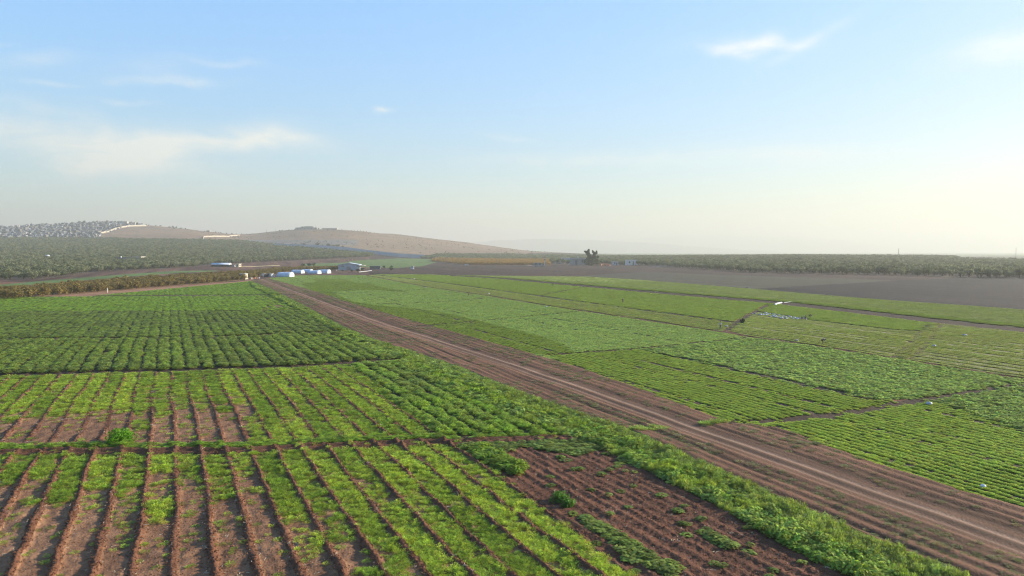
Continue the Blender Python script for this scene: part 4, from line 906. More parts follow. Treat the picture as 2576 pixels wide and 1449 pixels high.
# cabin: front coloured grey as shaded, side cream as sunlit
s = pxm(610, 703); x, y, z = at(611, 703); Wd = 15 * s; Hh = 14 * s
cb = thing('cabin', (x, y + 1.6, z), R(-14), 'boxy cabin with front coloured shaded grey and side sunlit cream beside the dirt track end', 'cabin')
walls(MB(), Wd, 3.2, Hh, .15, M_GREY).build('walls', cb); MB().box(-Wd / 2 - .2, Wd / 2 + .2, -1.8, 1.8, Hh, Hh + .18, M_ROOF).build('roof', cb)
MB().box(Wd / 2 + .02, Wd / 2 + .1, -1.6, 1.6, .1, Hh, M_CREAM).build('sunlit_side_panel', cb); MB().box(Wd * .12, Wd * .38, -1.68, -1.62, 0, Hh * .6, M_DKGREY).build('door', cb)  # cream panel puts the sunlit side into the colour
MB().add([(Wd / 2 + .15, -1.2, Hh), (Wd / 2 + .15, -1.0, Hh), (Wd / 2 + 2.6, -1.0, 0), (Wd / 2 + 2.6, -1.2, 0), (Wd / 2 + .15, -1.2, Hh - .25), (Wd / 2 + .15, -1.0, Hh - .25), (Wd / 2 + 2.3, -1.0, 0), (Wd / 2 + 2.3, -1.2, 0)], [(0, 1, 2, 3), (7, 6, 5, 4), (0, 3, 7, 4), (1, 5, 6, 2), (0, 4, 5, 1), (3, 2, 6, 7)], M_WOOD).build('brace', cb)
def heap(px, py, w, h, label, m, cat='heap', nm='rubble_heap', seed=1, d=None):
    s = pxm(px, py); x, y, z = at(px, py); rr = random.Random(seed); b = MB()
    for i in range(16):
        u = rr.uniform(-.5, .5) * w * s; v = rr.uniform(-.5, .5) * (d or w * s * .6); hh = h * s * rr.uniform(.3, 1) * (1 - abs(u) / (w * s)); q = rr.uniform(.12, .3) * w * s
        b.box(u - q / 2, u + q / 2, v - q / 3, v + q / 3, -.2, max(.15, hh), m, rz=rr.uniform(0, 3))
    o = b.build(nm, None, (x, y, z), rr.uniform(-.3, .3)); tag(o, label, cat); return o
heap(632, 702, 9, 6, 'cream-coloured heap of boards right of the boxy cabin', M_CREAM, 'rubble', seed=1); heap(641, 701, 10, 4, 'terracotta rubble heap between cabin and torn tunnel', M_RED, 'rubble', seed=2)
heap(651, 700, 6, 3, 'small white heap at the end of the dirt track', M_PLASTIC, 'rubble', seed=3)
# long white-roofed shed in the red soil
s = pxm(553, 671); x, y, z = at(553, 671); Wd = 44 * s; Hh = 6 * s
sh = thing('long_shed', (x, y + 4, z), R(4), 'long open shed with rounded white sheet roof tinted shade blue in front of the left grove', 'shed')
b = MB(); V = []
for u in (-Wd / 2, Wd / 2):
    for k in range(9): a = math.pi * k / 8; V.append((u, -math.cos(a) * 4.6, Hh * .8 + math.sin(a) * Hh * .75))
b.add(V, [(k, k + 1, 9 + k + 1, 9 + k) for k in range(8)], M_TARP); o = link('roof', b.mesh('roof', True), sh); o.modifiers.new('t', 'SOLIDIFY').thickness = .1  # blue of the shade is in the sheet colour
b = MB(); b.box(-Wd / 2, Wd / 2, 4.2, 4.4, -.4, Hh * .85, M_GREY); b.box(-Wd / 2, -Wd / 2 + .2, -4.4, 4.2, -.4, Hh * .85, M_GREY); b.build('walls', sh)
for k in range(7): MB().box(-Wd / 2 + k * Wd / 6 - .12, -Wd / 2 + k * Wd / 6 + .12, -4.4, -4.16, -.4, Hh * .85, M_DKGREY).build('post', sh)
b = MB(); b.add([(Wd / 2 + .05, -math.cos(math.pi * k / 8) * 4.6, Hh * .8 + math.sin(math.pi * k / 8) * Hh * .75) for k in range(9)] + [(Wd / 2 + .2, -math.cos(math.pi * k / 8) * 4.6, Hh * .8 + math.sin(math.pi * k / 8) * Hh * .75) for k in range(9)], [tuple(range(9)), tuple(range(9, 18))[::-1]] + [(k, k + 1, 10 + k, 9 + k) for k in range(8)], M_PLASTIC); b.build('end_wall', sh)  # right end coloured whiter, as if sunlit
def small_house(px, py, wpx, hpx, dep, rz, label, wall=M_CREAM, roof=M_CONC, nm='house', cat='house', win=((-.3, -.1), (.15, .35)), door=None, tank=False, chim=False, over=.35, flat=True):
    s = pxm(px, py); x, y, z = at(px, py); Wd = wpx * s; Hh = hpx * s
    t = thing(nm, (x, y + dep / 2, z), rz, label, cat); walls(MB(), Wd, dep, Hh, .25, wall).build('walls', t)
    rf = MB().box(-Wd / 2 - over, Wd / 2 + over, -dep / 2 - over, dep / 2 + over, Hh, Hh + .3, roof).build('roof', t)
    for a, b_ in win: window(t, a * Wd, b_ * Wd, Hh * .38, Hh * .75, -dep / 2)
    if door: MB().box(door[0] * Wd, door[1] * Wd, -dep / 2 - .09, -dep / 2 - .02, 0, Hh * .72, M_DKGREY).build('door', t)
    MB().box(Wd / 2 + .02, Wd / 2 + .1, -dep * .2, dep * .15, Hh * .35, Hh * .75, M_GLASS).build('window', t)
    if tank: MB().tube([(-Wd * .3, 0, Hh + .3), (-Wd * .3, 0, Hh + 2.1)], .9, M_PLASTIC, 12).build('water_tank', t)
    if chim: MB().box(-.3, .3, -.3, .3, Hh + .3, Hh + 5.5 * s, M_WHITE).build('chimney', rf)
    return t
small_house(346, 654, 25, 8.5, 8, R(-10), 'cream stone farmhouse alone among the olive trees of the left grove', win=((-.28, -.12), (.18, .34)), door=(-.05, .07))
small_house(312, 654, 38, 5.5, 7, R(-6), 'low annex coloured dark as in shade, with white water tank, left of the cream farmhouse', wall=M_GREY, roof=M_DKGREY, nm='annex', cat='outbuilding', tank=True, win=((-.35, -.25), (-.1, 0)))  # dark walls and roof stand in for the house's shaded front
small_house(598, 672, 8, 8, 5, R(-10), 'tiny cream hut at the right end of the long shed', nm='hut', cat='hut', win=((-.1, .15),))
small_house(583.5, 671, 13, 5, 6, R(0), 'low grey outbuilding between the long shed and the cream hut', wall=M_GREY, roof=M_DKGREY, nm='outbuilding', cat='outbuilding', win=((-.3, -.1),))
small_house(1455, 667, 36, 17, 12, R(5), 'grey flat-roofed farmhouse with white chimney left of the tall dark tree', wall=M_GREY, roof=M_ROOF, win=((.2, .32), (.36, .44)), door=(-.25, -.1), chim=True, over=.8)
small_house(1423, 662, 22, 13, 8, R(5), 'slatted grey shed left of the grey farmhouse', wall=M_STEEL, roof=M_ROOF, nm='shed', cat='shed', win=((-.4, -.2),))
hs = small_house(1590, 667, 28, 13, 9, R(8), 'pale house with dark openings and porch frame right of the dark tree', wall=mat('pale_wall', (.62, .60, .56)), roof=M_CONC, win=((-.35, -.2), (.3, .42)), door=(0, .12))
s = pxm(1590, 667); b = MB(); W2 = 14 * s
for u in (14 * s + 12 * s, 14 * s + 6 * s): b.box(u - .15, u + .15, -4.5, -4.2, -.3, 12 * s, M_WOOD); b.box(u - .15, u + .15, 4.2, 4.5, -.3, 12 * s, M_WOOD)
b.box(14 * s + .5, 14 * s + 12.5 * s, -4.8, 4.8, 12 * s, 12 * s + .25, M_WOOD); b.build('porch', hs)
small_house(1037, 677, 7, 7, 3, R(0), 'tiny white pump hut alone beside the brown field', wall=M_WHITE, nm='hut', cat='hut', win=((-.2, .1),))
small_house(943, 677, 26, 7, 6, R(3), 'black tarp-covered shelter right of the barn', wall=M_DKGREY, roof=M_DKGREY, nm='shelter', cat='shelter', win=())
small_house(1548, 667, 16, 9, 6, R(0), 'small blue-grey sheet hut between the dark tree and pale house', wall=M_STEEL, roof=M_CONC, nm='hut', cat='hut', win=((-.2, 0),), door=(.1, .3))
heap(1520, 668, 26, 7, 'reddish junk heap between the dark tree and the blue-grey hut', M_RED, 'rubble', seed=5)
heap(1405, 663, 34, 5, 'grey scrap heap right of the grey van', M_RUBBLE, 'rubble', seed=6); heap(1385, 661, 16, 5, 'pale sheet-covered heap behind the white pillar', M_WHITE, 'rubble', seed=7)
heap(1330, 669, 18, 3, 'low stone heap left of the grey van', M_RUBBLE, 'rubble', seed=8); heap(1655, 668, 22, 3.5, 'low grey rubble heap right of the pale house', M_RUBBLE, 'rubble', seed=9)
heap(1174, 667, 10, 4, 'white wreck lying at the edge of the orange orchard', M_PLASTIC, 'wreck', seed=10, nm='wreck')
# grey van
s = pxm(1355, 670); x, y, z = at(1355, 671); van = thing('van', (x, y + 1.2, z), R(4), 'parked grey box van with dark windows left of the white pillar', 'van')
Ln = 24 * s; Hh = 10 * s
b = MB(); prof = [(-Ln / 2, .5), (-Ln / 2, Hh), (Ln * .28, Hh), (Ln * .40, Hh * .55), (Ln / 2, Hh * .48), (Ln / 2, .5)]; w = 1.1
b.add([(u, -w, v) for u, v in prof] + [(u, w, v) for u, v in prof], [tuple(range(6)), tuple(range(6, 12))[::-1]] + [(i, (i + 1) % 6, 6 + (i + 1) % 6, 6 + i) for i in range(6)], M_GREY); b.build('body', van)
for a0, a1 in ((-.40, -.12), (.0, .22)): MB().box(a0 * Ln, a1 * Ln, -w - .05, -w - .02, Hh * .52, Hh * .88, M_GLASS).build('window', van)
for u in (-Ln * .32, Ln * .32):
    for v in (-w, w): MB().tube([(u, v - .12, .42), (u, v + .12, .42)], .45, M_RUBBER, 12).build('wheel', van)
x, y, z = at(1370, 667); s = pxm(1370, 667)
pl = thing('pillar', (x, y, z), 0, 'white pillar with dark band beside the grey van', 'pillar')
MB().box(-.6, .6, -.6, .6, -.3, 17 * s, M_WHITE).build('shaft', pl); MB().box(-.75, .75, -.75, .75, 12 * s, 14.5 * s, M_DKGREY).build('band', pl); MB().box(-.8, .8, -.8, .8, 17 * s, 18 * s, M_WHITE).build('cap', pl)
# tall ragged dark tree
s = pxm(1488, 668); x, y, z = at(1488, 668); hT = 41 * s; q = hT / 20.
shape = [(-5, 0, 4, 3.6), (5.2, 0, 4, 3.6), (0, -1, 3.2, 4.2), (0, 0, 7, 4.6), (-3.6, 0, 8, 3.4), (4.2, 0, 8, 3.4), (6.6, 0, 6, 2.2), (-2.2, 0, 11.5, 2.8), (2.6, 0, 11.2, 3.0), (-3.6, 0, 14.4, 1.9), (-5.4, 0, 16.4, 1.5), (-7.2, 0, 17.2, .9), (-3.4, 0, 17.8, 1.3), (3.2, 0, 14, 1.9), (2.0, 0, 16.4, 1.3), (1.2, 0, 18, .8), (5.0, 0, 15.4, 1.4), (5.4, 0, 17.4, .8), (-3.0, 0, 19.4, .7), (7, 0, 10.5, 1.5), (0, 3, 6, 4), (0, -3, 6, 3.6)]
shape = [(a * q * 1.12, b_ * q, c * q, d * q * 1.08) for a, b_, c, d in shape]
tt = thing('tree', (x, y, z), 0, 'tall dark ragged tree with two leaning tops beside the grey farmhouse', 'tree')
link('crown', crown_mesh('crown', 1, 1, 1, 66, 150, .50, M_DARKLEAF, 77, shape=shape), tt)
tb = MB(); tb.tube([(0, 0, -.3), (0, 0, 4 * q), (-1 * q, 0, 9 * q), (-4 * q, 0, 16.5 * q)], [.8, .6, .4, .1], M_BARK, 8); tb.tube([(0, 0, 4 * q), (1.6 * q, 0, 10 * q), (4.2 * q, 0, 16 * q)], [.5, .35, .1], M_BARK, 7); tb.build('trunk', tt)
# other single trees and shrubs
for i, (px, py, sc, lab) in enumerate([(762, 672, 1.1, 'dark round tree left of the pole behind the plastic tunnels'), (778, 671, 1.2, 'dark wide tree behind the plastic tunnels'), (790, 670, 1.0, 'dark tree at the green field edge behind the tunnels'),
        (966, 675, .75, 'small dark tree left of a pair in the green field right of the barn'), (985, 675, .8, 'small dark tree right of a pair in the green field right of the barn'),
        (900, 684, .8, 'dark shrubby tree in front of the barn lean-to'), (912, 683, .9, 'dark tree right of the barn lean-to'), (885, 684, .55, 'low dark bush in front of the barn door'), (862, 684, .5, 'low dark bush in front of the barn'), (984, 681, .9, 'dark sprawling tree right of the black shelter')]):
    single_tree(px, py, dk_c, dk_t, sc * .8, lab, 'tree', squash=.75, k=i)
for i, (px, py, sc) in enumerate([(765, 621, 1.4), (775, 622, 1.1), (800, 621, 1.5), (812, 623, 1.1), (826, 623, 1.6), (838, 624, 1.3), (850, 625, 1.5), (862, 626, 1.1), (787, 623, .8)]):
    single_tree(px, py, dk_c, dk_t, sc * 1.25, 'dark round tree in the row at the foot of the middle hill', 'tree', squash=.8, k=i, group='dark trees at the foot of the middle hill')
single_tree(1682, 668, og_c, og_t, 2.0, 'orange-leaved bush at the edge of the brown field right of the pale house', 'bush', nm='bush')

# poles
def pole(px, py, hpx, label, r=.16, bar=True, m=M_WOOD, cat='pole', nm='utility_pole', group=None):
    s = pxm(px, py); x, y, z = at(px, py); t = thing(nm, (x, y, z), 0, label, cat, group); h = hpx * s; MB().tube([(0, 0, -.5), (0, 0, h)], [r, r * .7], m, 8).build('shaft', t)
    if bar: MB().box(-1.1, 1.1, -.08, .08, h - .9, h - .72, m).build('crossarm', t)
pole(734, 681, 23, 'thin grey utility pole behind the plastic tunnels'); pole(1037, 673, 18, 'utility pole beside the white pump hut')
pole(1766, 667, 5, 'short post by the brown field', bar=False, nm='post', cat='post'); pole(1484, 672, 20, 'grey pole in front of the tall dark tree')
pole(1252, 668, 14, 'utility pole at the orange orchard edge'); pole(1478, 668, 4, 'short post beside the grey farmhouse', bar=False, nm='post', cat='post')
pole(2260, 652, 27, 'slim mast on the horizon above the right grove', r=.5, bar=False, nm='mast', cat='mast', m=M_GREY); pole(2555, 652, 29, 'slim mast on the horizon at the right end', r=.5, bar=False, nm='mast', cat='mast', m=M_GREY)
x, y, z = at(270, 736); ps = thing('post', (x, y, z), 0, 'lone white post beside the path along the autumn orchard', 'post')
MB().box(-.2, .2, -.2, .2, -.2, 1.9, M_CREAM).build('shaft', ps); MB().box(-.23, .23, -.23, .23, 1.9, 2.0, M_WHITE).build('cap', ps)
# plain low walls and the long border wall
def wall_line(pts, h, label, m=M_WALL, t=.6, nm='wall', step=14, dmax=2650, panel=False):
    P = [G(px, py, dmax) for px, py in pts]; Q = []
    for (ax, ay), (bx, by) in zip(P[:-1], P[1:]):
        n = max(1, int(math.hypot(bx - ax, by - ay) / step))
        for i in range(n): Q.append((ax + (bx - ax) * i / n, ay + (by - ay) * i / n))
    Q.append(P[-1]); X = np.array([q[0] for q in Q]); Y = np.array([q[1] for q in Q]); E = elev(X, Y); x0, y0, z0 = X[0], Y[0], float(E[0]); V = []
    for i in range(len(Q)):
        a = Q[max(0, i - 1)]; b_ = Q[min(len(Q) - 1, i + 1)]; dx, dy = b_[0] - a[0], b_[1] - a[1]; l = math.hypot(dx, dy) or 1; nx_, ny_ = -dy / l * t / 2, dx / l * t / 2
        for sx, zz in ((1, -1.5), (1, h), (-1, h), (-1, -1.5)): V.append((X[i] + nx_ * sx - x0, Y[i] + ny_ * sx - y0, E[i] + zz - z0))
    n = len(Q); Fc = [(4 * i + k, 4 * i + (k + 1) % 4, 4 * (i + 1) + (k + 1) % 4, 4 * (i + 1) + k) for i in range(n - 1) for k in range(4)]; b = MB(); b.add(V, Fc + [(0, 1, 2, 3), (4 * n - 1, 4 * n - 2, 4 * n - 3, 4 * n - 4)], m)
    o = b.build(nm, None, (x0, y0, z0)); tag(o, label, 'wall'); return o
wall_line([(250, 588), (277, 583), (309, 573), (325, 570), (370, 569)], 5, 'bright cream concrete wall climbing the hill beside the town')
wall_line([(514, 597), (560, 596), (604, 593)], 4, 'bright pale wall low in the saddle between the two hills')
wall_line([(440, 604), (512, 605)], 3.5, 'cream wall at the foot of the town hill'); wall_line([(541, 605), (562, 606)], 3, 'short white wall in the saddle between the hills')
wall_line([(512, 605), (514, 597)], 4, 'short cream wall climbing between the two long saddle walls')
wall_line([(690, 621), (798, 624), (873, 630), (938, 639), (1000, 646), (1068, 650)], 7.5, 'long concrete border wall tinted shade blue below the middle hill', m=mat('shaded_concrete', (.36, .39, .43), .9, .05, .12), t=.4, dmax=1900)  # blue-grey of the shaded face is put into the concrete colour
wall_line([(1640, 670), (1800, 671), (2000, 672)], .7, 'low pale stone wall at the near edge of the right grove', m=M_STONE, dmax=1500)
wall_line([(604, 672), (703, 668)], .5, 'low yellow wall running right from the cream hut', m=mat('yellow_wall', (.26, .23, .15)), dmax=1500)
# timber racks behind the barn
x, y, z = at(862, 656); rk = thing('timber_rack', (x, y, z), 0, 'low timber racks in the red soil behind the barn', 'rack'); s = pxm(862, 656)
for k in range(6):
    for v in (0, 2.5): MB().box((-24 + k * 9.6) * s - .15, (-24 + k * 9.6) * s + .15, v - .15, v + .15, -.3, 4.2 * s, M_WOOD).build('post', rk)
MB().box(-24 * s - .3, 24 * s + .3, -.2, 2.8, 4.2 * s, 4.2 * s + .3, M_WOOD).build('top_rail', rk)
# plastic sheets and a greenhouse on the far right plain
def strip(px0, px1, py, label):
    x0, y0 = G(px0, py, 2600); x1, y1 = G(px1, py, 2600); z = float(elev(np.array([x0]), np.array([y0]))[0]); b = MB(); n = 8; L_ = x1 - x0; V = []
    for i in range(n + 1):
        for k in range(5): a = math.pi * k / 4; V.append((L_ * i / n, -math.cos(a) * 3, math.sin(a) * 2.0 - .1))
    b.add(V, [(5 * i + k, 5 * i + k + 1, 5 * i + 6 + k, 5 * i + 5 + k) for i in range(n) for k in range(4)], M_PLASTIC); o = b.build('plastic_tunnel', None, (x0, y0, z)); tag(o, label, 'plastic tunnel'); return o
strip(2418, 2432, 655, 'low white plastic tunnel strip on the far plain, leftmost'); strip(2436, 2444, 655, 'short white plastic strip on the far plain, second from left')
strip(2452, 2474, 655, 'long white plastic strip on the far plain left of the greenhouse'); strip(2508, 2528, 656, 'white plastic strip on the far plain right of the greenhouse'); strip(2560, 2580, 658, 'white plastic strip at the right edge of the far plain')
small_house(2496, 656, 16, 4.5, 12, R(10), 'white greenhouse on the far plain near the right edge', wall=M_PLASTIC, roof=M_ROOF, nm='greenhouse', cat='greenhouse', win=((-.3, .3),))
x, y, z = at(121, 648); b = MB(); V = [];
for i in range(5):
    for k in range(12): a = 2 * math.pi * k / 12; rr = math.cos(i * math.pi / 8) * 3.6; V.append((rr * math.cos(a), rr * math.sin(a), math.sin(i * math.pi / 8) * 3.4 + .6))
Fc = [(12 * i + k, 12 * i + (k + 1) % 12, 12 * (i + 1) + (k + 1) % 12, 12 * (i + 1) + k) for i in range(4) for k in range(12)]; b.add(V, Fc + [tuple(48 + k for k in range(12)), tuple(range(12))[::-1]], M_PLASTIC)
dm = thing('domed_tank', (x, y, z), 0, 'small white dome rising among the olive trees at the far left', 'tank'); b.build('dome', dm, smooth=True); MB().tube([(0, 0, -.3), (0, 0, .8)], 3.7, M_CONC, 16).build('base', dm)

# ------------------------------------------------------------------ hill town
def town_house(k, w, d, h, m, rf):
    b = MB(); b.box(-w / 2, w / 2, -d / 2, d / 2, -4, h, m); b.box(-w / 2 - .2, w / 2 + .2, -d / 2 - .2, d / 2 + .2, h, h + .35, rf)
    b.box(-w * .3, -w * .1, -d * .1, d * .2, h + .35, h + 2.3, m); nf = max(1, int(h // 3.2))
    for f in range(nf):
        for u in (-.32, 0, .32): b.box(u * w - .6, u * w + .6, -d / 2 - .06, -d / 2 + .02, f * 3.2 + 1.0, f * 3.2 + 2.4, M_GLASS)
    return b.mesh('town_house')
TH = [town_house(0, 11, 10, 6.6, mat('town_white', (.34, .34, .35)), M_CONC), town_house(1, 14, 10, 9.6, mat('town_grey', (.10, .11, .125)), M_CONC), town_house(2, 9, 9, 4.2, mat('town_shade_blue', (.09, .115, .155)), M_ROOF),
      town_house(3, 12, 9, 6.8, mat('town_beige', (.15, .14, .13)), M_CONC), town_house(4, 18, 9, 4.0, mat('town_tent', (.13, .155, .20)), M_ROOF), town_house(5, 10, 9, 12.6, mat('town_stone', (.14, .13, .115)), M_CONC)]
TL = ['small white flat-roofed town house', 'grey three-storey town house', 'low shade-blue town dwelling', 'beige two-storey town house', 'long low shade-blue sheet-roofed town building', 'tall stone-coloured town block']
tr = random.Random(5); placed = []; cnt = 0
rightb = lambda py: np.interp(py, [556, 566, 572, 582, 590, 602], [400, 362, 312, 280, 252, 250])
tries = 0; rest = []
while len(placed) < 1100 and tries < 60000:
    tries += 1; px = tr.uniform(-60, 400); d = tr.uniform(1800, 2780); x = (px - 1288) / F * d; e = float(elev(np.array([x]), np.array([d]))[0]); qx, qy = proj(x, d, e)
    if qx > rightb(qy) or qy > 601: continue
    if any(abs(x - a) < 9 and abs(d - b_) < 11 for a, b_, *_ in placed): continue
    placed.append((x, d, e))
rr = np.array(placed); vis = sorted(range(len(placed)), key=lambda i: placed[i][1])
vis = [i for i in vis if 0 <= proj(placed[i][0], placed[i][1], placed[i][2])[0] <= 400]
step = max(1, len(vis) // 300 + (len(vis) % 300 > 0)); indiv = set(vis[:300])
for i in indiv:
    x, d, e = placed[i]; k = tr.choices(range(6), [1.3, 4, 5, 2, 3, 1])[0]; o = link('town_house', TH[k], None, (x, d, e), tr.uniform(-.5, .5)); sc = tr.uniform(.5, .9); o.scale = (sc, sc, sc * tr.uniform(.8, 1.1))
    tag(o, TL[k] + ' packed on the far left hillside', 'house', TL[k] + 's on the far left hillside')
tcol = bpy.data.collections.new('town_prototypes')
for k, me in enumerate(TH): tcol.objects.link(bpy.data.objects.new('a%d' % k, me))
tgrp = scatter_group(tcol); oth = [placed[i] for i in range(len(placed)) if i not in indiv]; n = len(oth)
if n: tag(scatter_obj('town_houses', np.array(oth), np.random.default_rng(3).choice(6, n, p=[.08, .26, .32, .12, .16, .06]), np.random.default_rng(4).uniform(-.5, .5, n), np.tile([.7, .7, .7], (n, 1)) * np.random.default_rng(5).uniform(.8, 1.2, (n, 1)), None, tgrp), 'dense mass of small houses higher on the town hill', 'houses', kind='stuff')
print('houses', len(indiv), n)
# trees in the town, on the crests and scrub on the hills
def crest_tree(px, d, sc, label, group, k=0, squash=1, name='tree'):
    x = (px - 1288) / F * d; e = float(elev(np.array([x]), np.array([d]))[0]); t = thing(name, (x, d, e - .3), k * 1.3, label, 'tree', group); t.scale = (sc, sc, sc * squash); link('crown', dk_c[k % 4], t); link('trunk', dk_t[k % 4], t)
for i, (px, sc) in enumerate([(152, 1.6), (205, 1.7), (213, 1.3), (248, 1.4), (272, 1.8), (286, 1.8), (293, 1.7), (299, 1.5), (335, 1.8), (341, 1.6), (352, 1.3), (360, 1.2), (438, 1.6), (446, 1.3), (458, 1.2), (182, 1.2), (232, 1.2), (395, 1.0), (408, .9), (475, 1.0), (556, 1.0), (572, .9), (585, 1.0)]):
    crest_tree(px, 2690, sc * .85, 'dark tree standing on the skyline of the town hill', 'dark trees on the skyline of the town hill', i)
tk = random.Random(9); P = []
for i in range(420):
    px = tk.uniform(-60, 600); d = tk.uniform(1850, 2780); x = (px - 1288) / F * d; e = float(elev(np.array([x]), np.array([d]))[0]); qx, qy = proj(x, d, e)
    if (qx < rightb(qy) and tk.random() < .5) or (qx >= rightb(qy) and d > 2560 and tk.random() < .5): P.append((x, d, e - .5))
n = len(P); tag(scatter_obj('town_trees', np.array(P), np.random.default_rng(3).integers(0, 4, n), np.random.default_rng(4).uniform(0, 6, n), np.ones((n, 3)) * np.random.default_rng(6).uniform(.5, 1.1, (n, 1)), None, dk_g), 'scattered dark trees and scrub among the far left houses and ridge', 'trees', kind='stuff')
P = []
for i in range(1500):
    px = tk.uniform(480, 1400); d = tk.uniform(1750, 2750); x = (px - 1288) / F * d; e = float(elev(np.array([x]), np.array([d]))[0]); nn = float(fbm(np.array([x / 90]), np.array([d / 60]), 71, 2)[0])
    if nn > .56: P.append((x, d, e - .5))
n = len(P); tag(scatter_obj('hill_scrub', np.array(P), np.random.default_rng(3).integers(0, 4, n), np.random.default_rng(4).uniform(0, 6, n), np.ones((n, 3)) * np.random.default_rng(6).uniform(.25, .6, (n, 1)), None, dk_g), 'sparse dark scrub dotted over the bare middle hill', 'scrub', kind='stuff')
# post on top of the middle hill
for i, (px, sc, nm) in enumerate([(744, 1.5, 'round dark tree at the left end of the hilltop buildings'), (753, 1.4, 'dark tree left of the umbrella-shaped hilltop tree'), (757, 1.2, 'dark tree just left of the umbrella-shaped hilltop tree'), (802, 1.6, 'dark tree between the grey and the pale hilltop buildings'), (834, 1.3, 'dark tree right of the pale hilltop building'), (843, 1.2, 'dark tree at the right end of the hilltop buildings'), (705, 1.2, 'dark bush left on the middle hill crest'), (728, 1.2, 'dark bush below the hilltop buildings on the left')]):
    crest_tree(px, 2650, sc * .8, nm, None, i)
crest_tree(762, 2650, 2.4, 'tallest hilltop tree with an umbrella-shaped crown', None, 2, .85)
def crest_block(px0, px1, d, h, label, m, nm='building', cat='building', dz=0):
    x0 = (px0 - 1288) / F * d; x1 = (px1 - 1288) / F * d; cx = (x0 + x1) / 2; e = float(elev(np.array([cx]), np.array([d]))[0]); w = x1 - x0
    t = thing(nm, (cx, d, e), 0, label, cat); MB().box(-w / 2, w / 2, -6, 6, -6, h, m).build('walls', t); MB().box(-w / 2 - .4, w / 2 + .4, -6.4, 6.4, h, h + .6, M_CONC).build('roof', t)
    n = max(2, int(w / 12))
    for k in range(n): MB().box(-w / 2 + (k + .5) * w / n - 1.2, -w / 2 + (k + .5) * w / n + 1.2, -6.1, -5.98, h * .35, h * .7, M_GLASS).build('window', t)
crest_block(746, 800, 2600, 7, 'long low grey-blue building on top of the middle hill', M_GREY); crest_block(812, 850, 2600, 5, 'pale pinkish building on the right of the middle hilltop', M_WALL)
crest_block(768, 790, 2640, 11, 'upper grey block in the middle of the hilltop buildings', M_GREY); crest_block(523, 531, 2690, 7, 'lone small building on the ridge right of the town', M_GREY)
crest_block(305, 325, 2580, 11, 'large pale block at the top of the cream hill wall', M_WALL); crest_block(326, 345, 2600, 8, 'pale building right of the large block on the town hill', M_STONE)
for px, h, lab in ((673, 14, 'thin mast left of the middle hilltop, leftmost'), (694, 14, 'thin mast left of the middle hilltop, second'), (795, 16, 'thin mast among the hilltop buildings')):
    d = 2640; x = (px - 1288) / F * d; e = float(elev(np.array([x]), np.array([d]))[0]); t = thing('mast', (x, d, e), 0, lab, 'mast'); MB().tube([(0, 0, -1), (0, 0, h)], [.7, .4], M_GREY, 6).build('shaft', t); MB().box(-1.4, 1.4, -.2, .2, h - 2, h - 1.4, M_GREY).build('crossarm', t)

